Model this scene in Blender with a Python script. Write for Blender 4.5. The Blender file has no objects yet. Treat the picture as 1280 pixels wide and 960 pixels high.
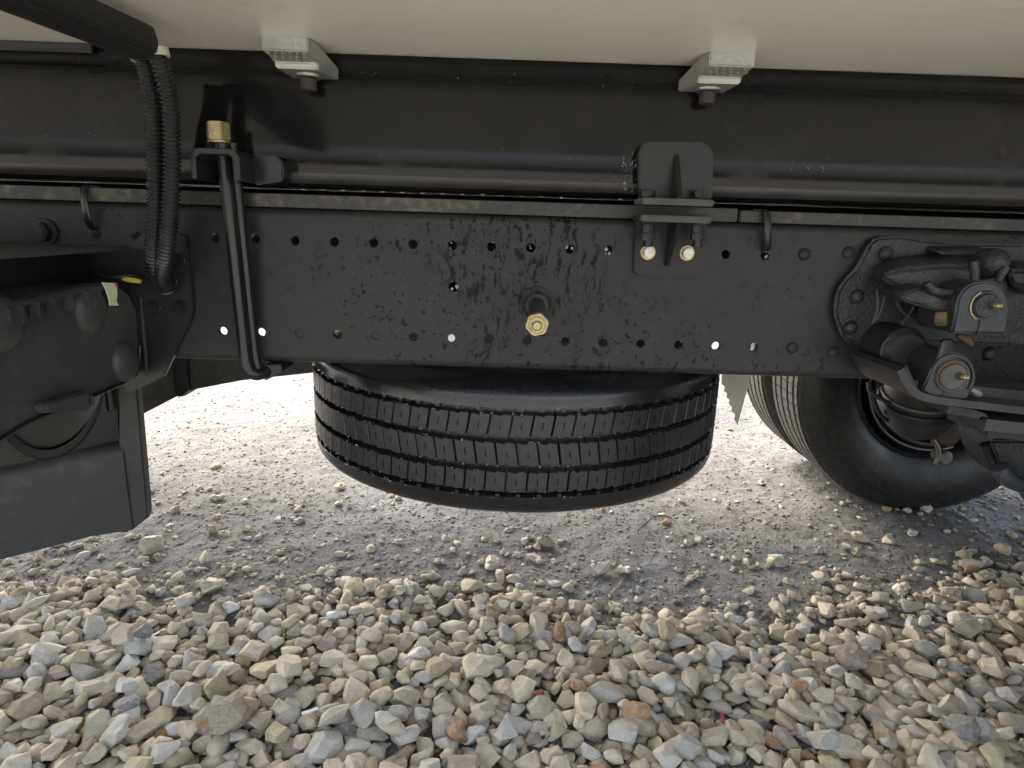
import bpy, bmesh, math, random
import numpy as np
from mathutils import Matrix, Vector, Euler, noise as mnoise
random.seed(7); rng = np.random.default_rng(7)
sc = bpy.context.scene; col = sc.collection
H = 0.77                      # camera height above the ground, metres
D = 0.833                     # distance of the near frame rail

# ---------------------------------------------------------------- camera
PX_F, PITCH, ROLL, YAW = 800.0, .2471, .0322, .0107     # focal length in 1280-px units, radians
cam_d = bpy.data.cameras.new('camera'); cam = bpy.data.objects.new('camera', cam_d); col.objects.link(cam)
cam_d.sensor_width = 36; cam_d.lens = PX_F * 36 / 1280; cam_d.clip_start = .02; cam_d.clip_end = 2000
cam.matrix_world = (Matrix.Translation((0, 0, H)) @ Matrix.Rotation(-YAW, 4, 'Z')
                    @ Matrix.Rotation(math.pi / 2 - PITCH, 4, 'X') @ Matrix.Rotation(ROLL, 4, 'Z'))
sc.camera = cam

def ray(px, py):
    a, b = px - 640, py - 480
    c, s = math.cos(ROLL), math.sin(ROLL); u = c * a + s * b; v = -s * a + c * b
    y = math.cos(PITCH) - v / PX_F * math.sin(PITCH); z = -v / PX_F * math.cos(PITCH) - math.sin(PITCH); x = u / PX_F
    c, s = math.cos(YAW), math.sin(YAW); x, y = c * x + s * y, -s * x + c * y
    return x, y, z
def PY(px, py, Y):            # a photo measurement put on the vertical plane y = Y
    x, y, z = ray(px, py); t = Y / y; return Vector((x * t, Y, z * t + H))
def PZ(px, py, z0=0.):        # ... on the horizontal plane z = z0
    x, y, z = ray(px, py); t = (z0 - H) / z; return Vector((x * t, y * t, z0))
def PXx(px, py, X):           # ... on the plane x = X
    x, y, z = ray(px, py); t = X / x; return Vector((X, y * t, z * t + H))
def to_px(p):
    q = cam_inv @ Vector(p); d = -q.z
    return 640 + PX_F * q.x / d, 480 - PX_F * q.y / d, d
cam_inv = cam.matrix_world.inverted()

# ---------------------------------------------------------------- sky and sun
SUN_EL, SUN_AZ = math.radians(46), math.radians(-38)      # azimuth from +y, clockwise; hazy sun beyond the truck, to the left
w = bpy.data.worlds.new('World'); sc.world = w; w.use_nodes = True
nt = w.node_tree; nt.nodes.clear()
sky = nt.nodes.new('ShaderNodeTexSky'); sky.sky_type = 'NISHITA'; sky.sun_disc = False
sky.sun_elevation = SUN_EL; sky.sun_rotation = SUN_AZ; sky.air_density = 1.0; sky.dust_density = 5.0; sky.ozone_density = 1.0
hs = nt.nodes.new('ShaderNodeHueSaturation'); hs.inputs['Saturation'].default_value = .65   # thin overcast: the sky is nearly white
bg = nt.nodes.new('ShaderNodeBackground'); bg.inputs[1].default_value = .15
wo = nt.nodes.new('ShaderNodeOutputWorld')
nt.links.new(sky.outputs[0], hs.inputs['Color']); nt.links.new(hs.outputs[0], bg.inputs[0]); nt.links.new(bg.outputs[0], wo.inputs[0])
sl = bpy.data.lights.new('sun', 'SUN'); sl.energy = 0.5; sl.angle = math.radians(12); sl.color = (1, .97, .93)
sun = bpy.data.objects.new('sun', sl); col.objects.link(sun)
sd = Vector((math.sin(SUN_AZ) * math.cos(SUN_EL), math.cos(SUN_AZ) * math.cos(SUN_EL), math.sin(SUN_EL)))
sun.rotation_euler = sd.to_track_quat('Z', 'Y').to_euler(); sun.location = sd * 20
sc.view_settings.view_transform = 'Standard'; sc.view_settings.look = 'None'; sc.view_settings.gamma = 1
sc.view_settings.exposure = 2.42

# ---------------------------------------------------------------- materials
class NT:
    def __init__(s, name):
        s.m = bpy.data.materials.new(name); s.m.use_nodes = True; s.t = s.m.node_tree
        s.b = s.t.nodes['Principled BSDF']
    def n(s, typ, **kw):
        nd = s.t.nodes.new(typ)
        for k, v in kw.items():
            if k[0] == '_': nd.inputs[k[1:].replace('_', ' ')].default_value = v
            else: setattr(nd, k, v)
        return nd
    def l(s, a, b): s.t.links.new(a, b)
    def coord(s, scale=(1, 1, 1)):
        tc = s.n('ShaderNodeTexCoord'); mp = s.n('ShaderNodeMapping'); mp.inputs['Scale'].default_value = scale
        s.l(tc.outputs['Object'], mp.inputs['Vector']); return mp.outputs[0]
    def noise(s, scale, detail=4, vec=None, rough=.55):
        nd = s.n('ShaderNodeTexNoise', _Scale=scale, _Detail=detail, _Roughness=rough)
        if vec is not None: s.l(vec, nd.inputs['Vector'])
        return nd.outputs['Fac']
    def ramp(s, fac, stops):
        r = s.n('ShaderNodeValToRGB'); e = r.color_ramp.elements
        while len(e) < len(stops): e.new(.5)
        for q, (p, c) in zip(e, stops):
            q.position = p; q.color = (c, c, c, 1) if not hasattr(c, '__len__') else (*c, 1)
        s.l(fac, r.inputs[0]); return r.outputs[0]
    def mix(s, f, a, b, typ='MIX'):
        m = s.n('ShaderNodeMixRGB', blend_type=typ)
        for sock, v in zip(m.inputs, (f, a, b)):
            if hasattr(v, 'links'): s.l(v, sock)
            elif hasattr(v, '__len__'): sock.default_value = (*v, 1)
            else: sock.default_value = v
        return m.outputs[0]
    def math(s, op, a, b=0.):
        m = s.n('ShaderNodeMath', operation=op)
        for sock, v in zip(m.inputs, (a, b)):
            if hasattr(v, 'links'): s.l(v, sock)
            else: sock.default_value = v
        return m.outputs[0]
    def set(s, name, v):
        i = s.b.inputs[name]
        if hasattr(v, 'links'): s.l(v, i)
        elif hasattr(v, '__len__'): i.default_value = (*v, 1)
        else: i.default_value = v
    def bump(s, h, strength=.3, dist=.001):
        b = s.n('ShaderNodeBump', _Strength=strength, _Distance=dist); s.l(h, b.inputs['Height']); s.l(b.outputs[0], s.b.inputs['Normal'])

def paint(name, c1, c2, r1, r2, scale=6, dust=None, bump=.12, metallic=0., spec=.36, coat=0., dmin=.5, dmax=.75):
    t = NT(name); v = t.coord()
    n1 = t.noise(scale, 5, v); n2 = t.noise(scale * 9, 4, v); n3 = t.noise(260, 3, v)
    c = t.mix(t.ramp(n1, [(.35, 0), (.65, 1)]), c1, c2)
    if dust: c = t.mix(t.ramp(t.math('MULTIPLY', t.math('ADD', n1, n2), .5), [(dmin, 0), (dmax, 1)]), c, dust)
    t.set('Base Color', c)
    rr = t.n('ShaderNodeMapRange'); rr.inputs['From Min'].default_value = .3; rr.inputs['From Max'].default_value = .7
    rr.inputs['To Min'].default_value = r1; rr.inputs['To Max'].default_value = r2
    t.l(t.math('MULTIPLY', t.math('ADD', n1, n2), .5), rr.inputs['Value']); t.set('Roughness', rr.outputs[0])
    t.set('Metallic', metallic); t.set('Specular IOR Level', spec); t.set('Coat Weight', coat); t.b.inputs['Coat Roughness'].default_value = .15
    t.bump(t.math('ADD', t.math('MULTIPLY', n3, .35), n2), bump, .0019 if bump >= 1 else .0012)
    return t.m

def rail_paint():
    t = NT('satin_black_rail_paint'); v = t.coord()
    big = t.noise(4, 4, v); fine = t.noise(55, 5, v, .65); grain = t.noise(420, 3, v)
    # rain runs: thin, nearly vertical, wandering, in patches
    warp = t.n('ShaderNodeTexNoise', _Scale=26., _Detail=3.); t.l(v, warp.inputs['Vector'])
    wv = t.n('ShaderNodeVectorMath', operation='MULTIPLY_ADD'); t.l(warp.outputs['Color'], wv.inputs[0]); wv.inputs[1].default_value = (.034, .0, .012); t.l(v, wv.inputs[2])
    mp = t.n('ShaderNodeMapping'); mp.inputs['Scale'].default_value = (150, 1, 24); t.l(wv.outputs[0], mp.inputs['Vector'])
    runs = t.noise(1, 3, mp.outputs[0], .6)
    mask = t.ramp(t.noise(3.4, 3, v), [(.50, 0), (.58, 1)])
    pd = t.n('ShaderNodeVectorMath', operation='DISTANCE'); t.l(v, pd.inputs[0]); pd.inputs[1].default_value = (.03, D, H - .06)     # most of the drips hang round the winch shaft
    prox = t.math('MAXIMUM', t.math('SUBTRACT', .15, pd.outputs['Value']), 0.)
    mask = t.ramp(t.math('ADD', t.noise(6, 3, v), t.math('MULTIPLY', prox, 2.2)), [(.60, 0), (.70, 1)])
    wet = t.math('MULTIPLY', t.math('MULTIPLY', t.ramp(runs, [(.55, 0), (.57, 1)]), t.ramp(t.noise(70, 4, v, .7), [(.40, 0), (.47, 1)])), mask)
    spots = t.math('MULTIPLY', t.ramp(t.noise(130, 3, v, .6), [(.60, 0), (.63, 1)]), t.ramp(t.noise(5.5, 2, v), [(.46, 0), (.58, 1)]))
    wet = t.math('MAXIMUM', wet, spots)
    wet = t.math('MULTIPLY', wet, .85)
    base = t.mix(t.ramp(big, [(.35, 0), (.68, 1)]), (.020, .020, .0215), (.032, .0315, .032))
    base = t.mix(t.ramp(fine, [(.3, 0), (.75, .35)]), base, (.045, .044, .042))
    t.set('Base Color', t.mix(wet, base, (.004, .008, .009)))
    t.set('Roughness', t.mix(wet, t.ramp(big, [(.3, .34), (.7, .46)]), (.12, .12, .12))); t.set('Specular IOR Level', t.mix(wet, (.18, .18, .18), (.05, .05, .05)))
    t.bump(t.math('ADD', t.math('MULTIPLY', grain, .3), t.math('MULTIPLY', wet, .5)), .10, .0006)
    return t.m

def beam_paint():
    t = NT('glossy_black_beam_paint'); v = t.coord()
    n1 = t.noise(5, 4, v); mp = t.coord((2.2, 1, 30)); scr = t.noise(9, 5, mp, .7); g = t.noise(300, 3, v)
    dirt = t.ramp(t.noise(14, 6, v, .65), [(.52, 0), (.72, 1)])
    c = t.mix(t.ramp(n1, [(.35, 0), (.7, 1)]), (.005, .005, .0058), (.009, .0088, .0085))
    c = t.mix(t.math('MULTIPLY', dirt, .3), c, (.03, .028, .025))
    t.set('Base Color', c)
    t.set('Roughness', t.mix(dirt, t.ramp(scr, [(.3, .05), (.7, .10)]), (.25, .25, .25))); t.set('Specular IOR Level', .22)
    t.bump(t.math('ADD', t.math('MULTIPLY', g, .15), t.math('MULTIPLY', n1, .6)), .07, .001)
    return t.m

def stone_mat(name, src):
    t = NT(name); v = t.coord()
    if src == 'object':
        oi = t.n('ShaderNodeObjectInfo'); base = oi.outputs['Color']
        off = t.n('ShaderNodeVectorMath', operation='MULTIPLY_ADD'); 
        cb = t.n('ShaderNodeCombineXYZ'); t.l(oi.outputs['Random'], cb.inputs[0]); t.l(oi.outputs['Random'], cb.inputs[1])
        t.l(cb.outputs[0], off.inputs[0]); off.inputs[1].default_value = (37, 91, 0)
        mp = t.n('ShaderNodeMapping'); mp.inputs['Scale'].default_value = (.024, .024, .024); t.l(v, mp.inputs['Vector']); t.l(mp.outputs[0], off.inputs[2]); v = off.outputs[0]
    else:
        base = t.n('ShaderNodeAttribute', attribute_name='tint').outputs['Color']
    n1 = t.noise(32, 6, v, .65); n2 = t.noise(130, 5, v, .6); n3 = t.noise(600, 3, v, .6)
    c = t.mix(t.ramp(n1, [(.42, 0), (.64, .7)]), base, t.mix(.55, base, (.30, .22, .12)))
    c = t.mix(t.ramp(n2, [(.48, 0), (.68, .5)]), c, (.50, .47, .40))
    c = t.mix(t.ramp(n3, [(.58, 0), (.68, .5)]), c, (.12, .10, .08))
    t.set('Base Color', c); t.set('Roughness', t.ramp(n1, [(.3, .6), (.7, .85)])); t.set('Specular IOR Level', .35)
    t.bump(t.math('ADD', t.math('MULTIPLY', n2, 1.), t.math('MULTIPLY', n3, .4)), .55, .003)
    return t.m

def rust_stone_mat():
    t = NT('rust_stained_pitted_stone'); v = t.coord(); n1 = t.noise(1.1, 4, v, .6); n2 = t.noise(7, 5, v, .65); n3 = t.noise(18, 3, v)
    c = t.mix(t.ramp(n2, [(.4, 0), (.65, .7)]), (.66, .58, .44), (.50, .41, .28))
    c = t.mix(t.ramp(n1, [(.54, 0), (.64, .85)]), c, (.55, .28, .09)); c = t.mix(t.ramp(n3, [(.62, 0), (.68, .7)]), c, (.13, .09, .05))
    t.set('Base Color', c); t.set('Roughness', .8); t.bump(t.math('ADD', n2, t.math('MULTIPLY', n3, -.6)), .7, .12)
    return t.m

def ground_mat():
    t = NT('compacted_crushed_stone'); v = t.coord()
    big = t.noise(.9, 4, v); mid = t.noise(6, 5, v, .6); fin = t.noise(60, 6, v, .7)
    vo = t.n('ShaderNodeTexVoronoi', _Scale=150.); t.l(v, vo.inputs['Vector'])
    vo2 = t.n('ShaderNodeTexVoronoi', _Scale=62.); t.l(v, vo2.inputs['Vector'])
    c = t.mix(t.ramp(big, [(.35, 0), (.65, 1)]), (.185, .179, .168), (.245, .237, .222))
    c = t.mix(t.ramp(mid, [(.42, 0), (.64, .75)]), c, (.26, .25, .232))
    c = t.mix(t.ramp(fin, [(.35, .55), (.52, 0)]), c, (.075, .07, .066))
    bw = t.n('ShaderNodeSeparateColor'); t.l(vo.outputs['Color'], bw.inputs[0])
    c = t.mix(t.ramp(bw.outputs[0], [(.72, 0), (.78, .55)]), c, t.mix(bw.outputs[1], (.27, .25, .21), (.15, .15, .15)))
    sx = t.n('ShaderNodeSeparateXYZ'); t.l(v, sx.inputs[0])          # loose gravel bed goes on out of view, paled to bounce light upwards
    bed = t.ramp(t.math('ADD', sx.outputs[1], t.math('MULTIPLY', big, .5)), [(.25, 1), (.6, 0)])
    vb = t.n('ShaderNodeTexVoronoi', _Scale=26.); t.l(v, vb.inputs['Vector']); vc = t.n('ShaderNodeSeparateColor'); t.l(vb.outputs['Color'], vc.inputs[0])
    c = t.mix(bed, c, t.mix(vc.outputs[0], (.46, .42, .34), (.62, .58, .49)))
    damp = t.ramp(t.noise(1.9, 5, v), [(.40, 0), (.56, 1)])
    t.set('Base Color', t.mix(damp, t.mix(1., c, (.76, .77, .79), 'MULTIPLY'), c))
    t.set('Roughness', t.mix(damp, (.6, .6, .6), (.95, .95, .95))); t.set('Specular IOR Level', .18)
    h = t.math('ADD', t.math('MULTIPLY', vo.outputs['Distance'], -1.), t.math('MULTIPLY', vo2.outputs['Distance'], -1.4))
    t.bump(t.math('ADD', h, t.math('MULTIPLY', fin, .7)), .35, .003)
    return t.m

def tyre_mat(name, c, r1, r2, dust, amt):
    t = NT(name); v = t.coord()
    n1 = t.noise(9, 5, v); n2 = t.noise(70, 5, v, .65); n3 = t.noise(500, 2, v)
    k = t.mix(t.ramp(n2, [(.42, 0), (.7, amt)]), c, dust)
    t.set('Base Color', k); t.set('Roughness', t.ramp(n1, [(.35, r1), (.65, r2)]))
    t.bump(t.math('ADD', n2, t.math('MULTIPLY', n3, .5)), .2, .0008)
    return t.m

M = dict(
    rail=rail_paint(), beam=beam_paint(),
    black=paint('black_steel_paint', (.010, .010, .011), (.018, .0175, .0175), .28, .45, bump=.06),
    gloss=paint('wet_black_steel_paint', (.010, .010, .011), (.018, .018, .018), .14, .3, bump=.2),
    dusty=paint('dusty_black_steel', (.025, .024, .023), (.045, .042, .038), .45, .7, dust=(.065, .06, .052), dmin=.46, dmax=.66),
    lip=paint('dusty_packer_strip', (.022, .021, .02), (.045, .042, .038), .35, .6, scale=9, dust=(.13, .12, .10), dmin=.52, dmax=.70, bump=.5),
    flange=paint('scuffed_flange_paint', (.035, .034, .032), (.06, .057, .052), .3, .5, scale=30),
    foot=paint('bend_reflection_paint', (.018, .017, .0155), (.030, .028, .025), .25, .4, scale=14),  # gravel reflection put into the colour of the beam's foot
    plastic=paint('black_moulded_plastic', (.036, .037, .037), (.050, .050, .049), .38, .6, scale=12, dust=(.07, .066, .06), dmin=.52, dmax=.66, bump=.35),
    guard=paint('dark_grey_guard_paint', (.040, .040, .039), (.055, .054, .052), .45, .6, dust=(.09, .085, .075), dmin=.55, dmax=.7),
    cast=paint('black_painted_cast_iron', (.018, .0185, .02), (.034, .034, .037), .3, .55, scale=25, dust=(.055, .05, .045), dmin=.5, dmax=.65, bump=1.),
    blue=paint('blue_black_spring_paint', (.020, .023, .029), (.034, .037, .043), .28, .45, scale=20, dust=(.1, .09, .08), dmin=.55, dmax=.68, bump=.5),
    rust=paint('greasy_rust', (.05, .035, .025), (.13, .09, .06), .4, .7, scale=40, dust=(.03, .025, .022), bump=1.),
    zinc=paint('zinc_plated_casting', (.30, .32, .305), (.42, .43, .41), .36, .52, scale=30, metallic=.6, bump=.6, dust=(.30, .31, .29), dmin=.52, dmax=.68),
    zincbolt=paint('bright_zinc', (.32, .32, .29), (.48, .47, .41), .25, .4, scale=60, metallic=.8, dust=(.3, .28, .22), dmin=.55, dmax=.7),
    gold=paint('yellow_passivated_zinc', (.36, .30, .14), (.52, .46, .27), .3, .5, scale=90, metallic=.75, dust=(.20, .13, .07), dmin=.5, dmax=.62, bump=.4),
    steel=paint('raw_grey_steel', (.16, .15, .14), (.25, .24, .22), .35, .55, scale=40, metallic=.6, dust=(.10, .08, .06), bump=.6),
    steelpin=paint('dull_pin_steel', (.07, .07, .07), (.12, .115, .11), .35, .55, scale=40, metallic=.5, dust=(.10, .08, .05), bump=.6),
    brass=paint('dull_brass_bolt', (.14, .12, .06), (.24, .20, .10), .35, .55, scale=60, metallic=.6, dust=(.06, .045, .03), bump=.6),
    darkbolt=paint('dark_phosphate_bolt', (.035, .028, .028), (.06, .05, .05), .45, .6, scale=60, bump=.6),
    cream=paint('cream_gelcoat_panel', (.83, .785, .69), (.84, .795, .70), .22, .24, scale=5, bump=.004, dust=(.74, .69, .58), dmin=.56, dmax=.70),
    conduit=paint('black_nylon_conduit', (.014, .014, .015), (.022, .022, .022), .14, .28, scale=40),
    label=paint('pale_yellow_tape', (.52, .55, .36), (.60, .62, .45), .5, .6, scale=40),
    yellow=paint('yellow_sleeve', (.52, .38, .04), (.60, .46, .07), .4, .5, scale=40),
    red=paint('red_tape_edge', (.35, .06, .07), (.45, .09, .09), .4, .5, scale=40),
    clip=paint('pale_green_clip_plastic', (.40, .45, .36), (.50, .54, .44), .4, .5, scale=40),
    flap=paint('pale_grey_sheet', (.60, .60, .57), (.68, .68, .64), .45, .6, scale=10),
    rubber=paint('dark_rubber', (.016, .016, .016), (.022, .022, .022), .4, .6, scale=20),
    tyre=tyre_mat('new_tyre_rubber', (.013, .013, .014), .16, .30, (.022, .022, .022), .5),
    block=tyre_mat('tread_block_rubber', (.016, .0155, .0158), .2, .40, (.032, .031, .030), .7),
    groove=tyre_mat('wet_groove_rubber', (.006, .006, .007), .08, .25, (.012, .012, .013), .5),
    wheeltyre=tyre_mat('dusty_road_tyre_rubber', (.015, .015, .015), .35, .6, (.06, .055, .05), .6),
    wheeltread=tyre_mat('worn_dusty_tread_rubber', (.06, .057, .052), .6, .8, (.13, .12, .105), .8),
    drop=None, ground=ground_mat(), stone=stone_mat('loose_stone', 'object'), stones=stone_mat('gravel_bed_stone', 'attr'),
    white=paint('white_plastic_chip', (.72, .73, .70), (.78, .78, .76), .35, .5, scale=50),
    wood=paint('weathered_twig_bark', (.16, .12, .08), (.25, .20, .14), .7, .9, scale=60, bump=1.),
)
dm = NT('clear_water'); dm.set('Base Color', (1, 1, 1)); dm.set('Roughness', .02); dm.b.inputs['Transmission Weight'].default_value = 1; dm.b.inputs['IOR'].default_value = 1.33; M['drop'] = dm.m

# ---------------------------------------------------------------- helpers
class G:                       # collects shapes in world space; build() links them as one mesh object
    def __init__(s): s.v = []; s.f = []
    def add(s, vs, fs):
        o = len(s.v); s.v += [Vector(p) for p in vs]; s.f += [tuple(i + o for i in f) for f in fs]; return s
    def box(s, x0, x1, y0, y1, z0, z1, b=.0):
        if b <= 0:
            vs = [(x, y, z) for z in (z0, z1) for y in (y0, y1) for x in (x0, x1)]
            return s.add(vs, [(0, 2, 3, 1), (4, 5, 7, 6), (0, 1, 5, 4), (2, 6, 7, 3), (0, 4, 6, 2), (1, 3, 7, 5)])
        bm = bmesh.new(); bmesh.ops.create_cube(bm, size=1)
        for v in bm.verts: v.co = Vector(((x0 + x1) / 2 + v.co.x * (x1 - x0), (y0 + y1) / 2 + v.co.y * (y1 - y0), (z0 + z1) / 2 + v.co.z * (z1 - z0)))
        bmesh.ops.bevel(bm, geom=bm.edges[:], offset=b, segments=2, affect='EDGES')
        return s.bm(bm)
    def bm(s, bm, M4=None):
        bm.verts.index_update(); vs = [v.co.copy() if M4 is None else M4 @ v.co for v in bm.verts]
        fs = [tuple(v.index for v in f.verts) for f in bm.faces]; bm.free(); return s.add(vs, fs)
    def prism(s, pts, vec, bevel=0., seg=2):       # outline (3-D, planar) swept by vec, both caps closed
        bm = bmesh.new(); vec = Vector(vec)
        a = [bm.verts.new(p) for p in pts]; f = bm.faces.new(a)
        r = bmesh.ops.extrude_face_region(bm, geom=[f]); nv = [e for e in r['geom'] if isinstance(e, bmesh.types.BMVert)]
        bmesh.ops.translate(bm, verts=nv, vec=vec); bmesh.ops.recalc_face_normals(bm, faces=bm.faces[:])
        if bevel: bmesh.ops.bevel(bm, geom=bm.edges[:], offset=bevel, segments=seg, affect='EDGES', clamp_overlap=True)
        return s.bm(bm)
    def cyl(s, p, q, r, r2=None, n=24, bevel=0., cap=True):
        p, q = Vector(p), Vector(q); r2 = r if r2 is None else r2; d = (q - p); L = d.length
        R = d.to_track_quat('Z', 'Y').to_matrix().to_4x4()
        prof = [(0, 0), (r, 0), (r2, L), (0, L)] if cap else [(r, 0), (r2, L)]
        if bevel and cap: prof = [(0, 0), (r - bevel, 0), (r, bevel), (r2, L - bevel), (r2 - bevel, L), (0, L)]
        return s.lathe(prof, Matrix.Translation(p) @ R, n)
    def lathe(s, prof, M4=Matrix(), n=32, a0=0., a1=2 * math.pi):
        vs = []; full = abs(a1 - a0 - 2 * math.pi) < 1e-6; m = n if full else n + 1
        for i in range(m):
            a = a0 + (a1 - a0) * i / n
            for r, z in prof: vs.append(M4 @ Vector((r * math.cos(a), r * math.sin(a), z)))
        k = len(prof); fs = []
        for i in range(n):
            j = (i + 1) % m
            for t in range(k - 1): fs.append((i * k + t, j * k + t, j * k + t + 1, i * k + t + 1))
        return s.add(vs, fs)
    def hexa(s, p, q, r, rot=0., bevel=.0012):      # hexagonal head or nut between p and q
        p, q = Vector(p), Vector(q); d = q - p; L = d.length
        R = Matrix.Translation(p) @ d.to_track_quat('Z', 'Y').to_matrix().to_4x4() @ Matrix.Rotation(rot, 4, 'Z')
        bm = bmesh.new()
        a = [bm.verts.new((r * math.cos(i * math.pi / 3), r * math.sin(i * math.pi / 3), 0)) for i in range(6)]
        f = bm.faces.new(a); e = bmesh.ops.extrude_face_region(bm, geom=[f])
        bmesh.ops.translate(bm, verts=[v for v in e['geom'] if isinstance(v, bmesh.types.BMVert)], vec=(0, 0, L))
        bmesh.ops.recalc_face_normals(bm, faces=bm.faces[:])
        bmesh.ops.bevel(bm, geom=bm.edges[:], offset=bevel, segments=2, affect='EDGES')
        return s.bm(bm, R)
    def dome(s, c, axis, r, h, n=20, rings=6):
        axis = Vector(axis); R = Matrix.Translation(Vector(c)) @ axis.to_track_quat('Z', 'Y').to_matrix().to_4x4()
        prof = [(r * math.cos(t), h * math.sin(t)) for t in np.linspace(0, math.pi / 2, rings)]
        return s.lathe([(r * 1.0, -.003)] + prof, R, n)
    def tube(s, pts, r, n=12, caps=True, closed=False):
        pts = [Vector(p) for p in pts]; rad = r if hasattr(r, '__len__') else [r] * len(pts)
        up = Vector((0.13, .97, .2)).normalized(); vs = []; fs = []
        prevn = None
        for i, p in enumerate(pts):
            t = (pts[min(i + 1, len(pts) - 1)] - pts[max(i - 1, 0)]).normalized()
            nn = (prevn if prevn is not None else up); nn = (nn - t * nn.dot(t)).normalized(); prevn = nn; b = t.cross(nn)
            for k in range(n):
                a = 2 * math.pi * k / n; vs.append(p + (nn * math.cos(a) + b * math.sin(a)) * rad[i])
        for i in range(len(pts) - 1):
            for k in range(n):
                k2 = (k + 1) % n; fs.append((i * n + k, i * n + k2, (i + 1) * n + k2, (i + 1) * n + k))
        if caps: fs.append(tuple(range(n))[::-1]); fs.append(tuple(range((len(pts) - 1) * n, len(pts) * n)))
        return s.add(vs, fs)
    def strip(s, prof, x0, x1, n=1, thick=None):    # profile (y, z) swept along x
        k = len(prof); xs = np.linspace(x0, x1, n + 1); vs = [(x, y, z) for x in xs for y, z in prof]
        fs = [(i * k + j, (i + 1) * k + j, (i + 1) * k + j + 1, i * k + j + 1) for i in range(n) for j in range(k - 1)]
        return s.add(vs, fs)
    def build(s, name, mat, parent=None, smooth=35, label=None, cat=None, group=None, kind=None, solid=0., local=None):
        me = bpy.data.meshes.new(name)
        off = local if local is not None else Vector((0, 0, 0))
        me.from_pydata([tuple(p - off) for p in s.v], [], s.f); me.materials.append(mat); me.validate()
        bm = bmesh.new(); bm.from_mesh(me); bmesh.ops.recalc_face_normals(bm, faces=bm.faces[:]) if not solid else None; bm.to_mesh(me); bm.free()
        if smooth:
            me.polygons.foreach_set('use_smooth', [True] * len(me.polygons)); me.set_sharp_from_angle(angle=math.radians(smooth))
        o = bpy.data.objects.new(name, me); col.objects.link(o); o.location = off
        if parent: adopt(o, parent)
        tag(o, label, cat, group, kind)
        if solid:
            md = o.modifiers.new('thickness', 'SOLIDIFY'); md.thickness = solid; md.offset = 0
        return o
def tag(o, label=None, cat=None, group=None, kind=None):
    for k, v in (('label', label), ('category', cat), ('group', group), ('kind', kind)):
        if v: o[k] = v
def world_of(o):
    m = o.matrix_basis.copy()
    return (world_of(o.parent) @ o.matrix_parent_inverse @ m) if o.parent else m
def adopt(o, parent):
    o.parent = parent; o.matrix_parent_inverse = world_of(parent).inverted()
def empty(name, loc, label, cat, group=None):
    o = bpy.data.objects.new(name, None); o.empty_display_size = .1; col.objects.link(o); o.location = loc; tag(o, label, cat, group); return o
def catmull(pts, m=12):
    P = [Vector(p) for p in pts]; P = [2 * P[0] - P[1]] + P + [2 * P[-1] - P[-2]]; out = []
    for i in range(1, len(P) - 2):
        for k in range(m):
            t = k / m; a, b, c, d = P[i - 1:i + 3]
            out.append(.5 * ((2 * b) + (c - a) * t + (2 * a - 5 * b + 4 * c - d) * t * t + (3 * b - 3 * c + d - a) * t ** 3))
    out.append(P[-2]); return out
def resample(pts, step):
    out = [pts[0]]; acc = 0
    for a, b in zip(pts, pts[1:]):
        L = (b - a).length; t = step - acc
        while t <= L: out.append(a.lerp(b, t / L)); t += step
        acc = (acc + L) % step
    return out

# ---------------------------------------------------------------- ground
def axis(lo, hi, step, far):
    mid = np.arange(lo, hi + step / 2, step); g = step * 1.25 ** np.arange(1, 60); g = np.cumsum(g); g = g[g < far]
    return np.concatenate([(lo - g)[::-1], mid, hi + g])
def vnoise(x, y, s, seed):
    r = np.random.default_rng(seed); T = r.random((256, 256)); X = x * s + 1000; Y = y * s + 1000
    i = np.floor(X).astype(int); j = np.floor(Y).astype(int); fx = X - i; fy = Y - j
    fx = fx * fx * (3 - 2 * fx); fy = fy * fy * (3 - 2 * fy); a = lambda p, q: T[p % 256, q % 256]
    return (a(i, j) * (1 - fx) * (1 - fy) + a(i + 1, j) * fx * (1 - fy) + a(i, j + 1) * (1 - fx) * fy + a(i + 1, j + 1) * fx * fy) - .5
def ground_h(x, y):
    x = np.asarray(x, float); y = np.asarray(y, float)
    return (.016 * vnoise(x, y, 1.7, 1) + .010 * vnoise(x, y, 6, 2) + .007 * vnoise(x, y, 17, 3) + .005 * vnoise(x, y, 45, 4) + .003 * vnoise(x, y, 95, 5)) * np.exp(-np.hypot(x, y) / 30) - .004
gx, gy = axis(-1.9, 2.1, .0085, 500), axis(.9, 3.3, .0085, 500)
X, Y = np.meshgrid(gx, gy); Z = ground_h(X, Y)
me = bpy.data.meshes.new('ground'); nx, ny = len(gx), len(gy)
me.vertices.add(nx * ny); me.vertices.foreach_set('co', np.stack([X, Y, Z], -1).astype('f').ravel())
q = (np.arange(ny - 1)[:, None] * nx + np.arange(nx - 1)[None]).ravel(); q = np.stack([q, q + 1, q + nx + 1, q + nx], 1)
me.loops.add(q.size); me.loops.foreach_set('vertex_index', q.ravel().astype('i'))
me.polygons.add(len(q)); me.polygons.foreach_set('loop_start', np.arange(0, q.size, 4, dtype='i')); me.update(calc_edges=True)
me.polygons.foreach_set('use_smooth', [True] * len(q)); me.materials.append(M['ground'])
gr = bpy.data.objects.new('ground', me); col.objects.link(gr); tag(gr, kind='structure')

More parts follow.
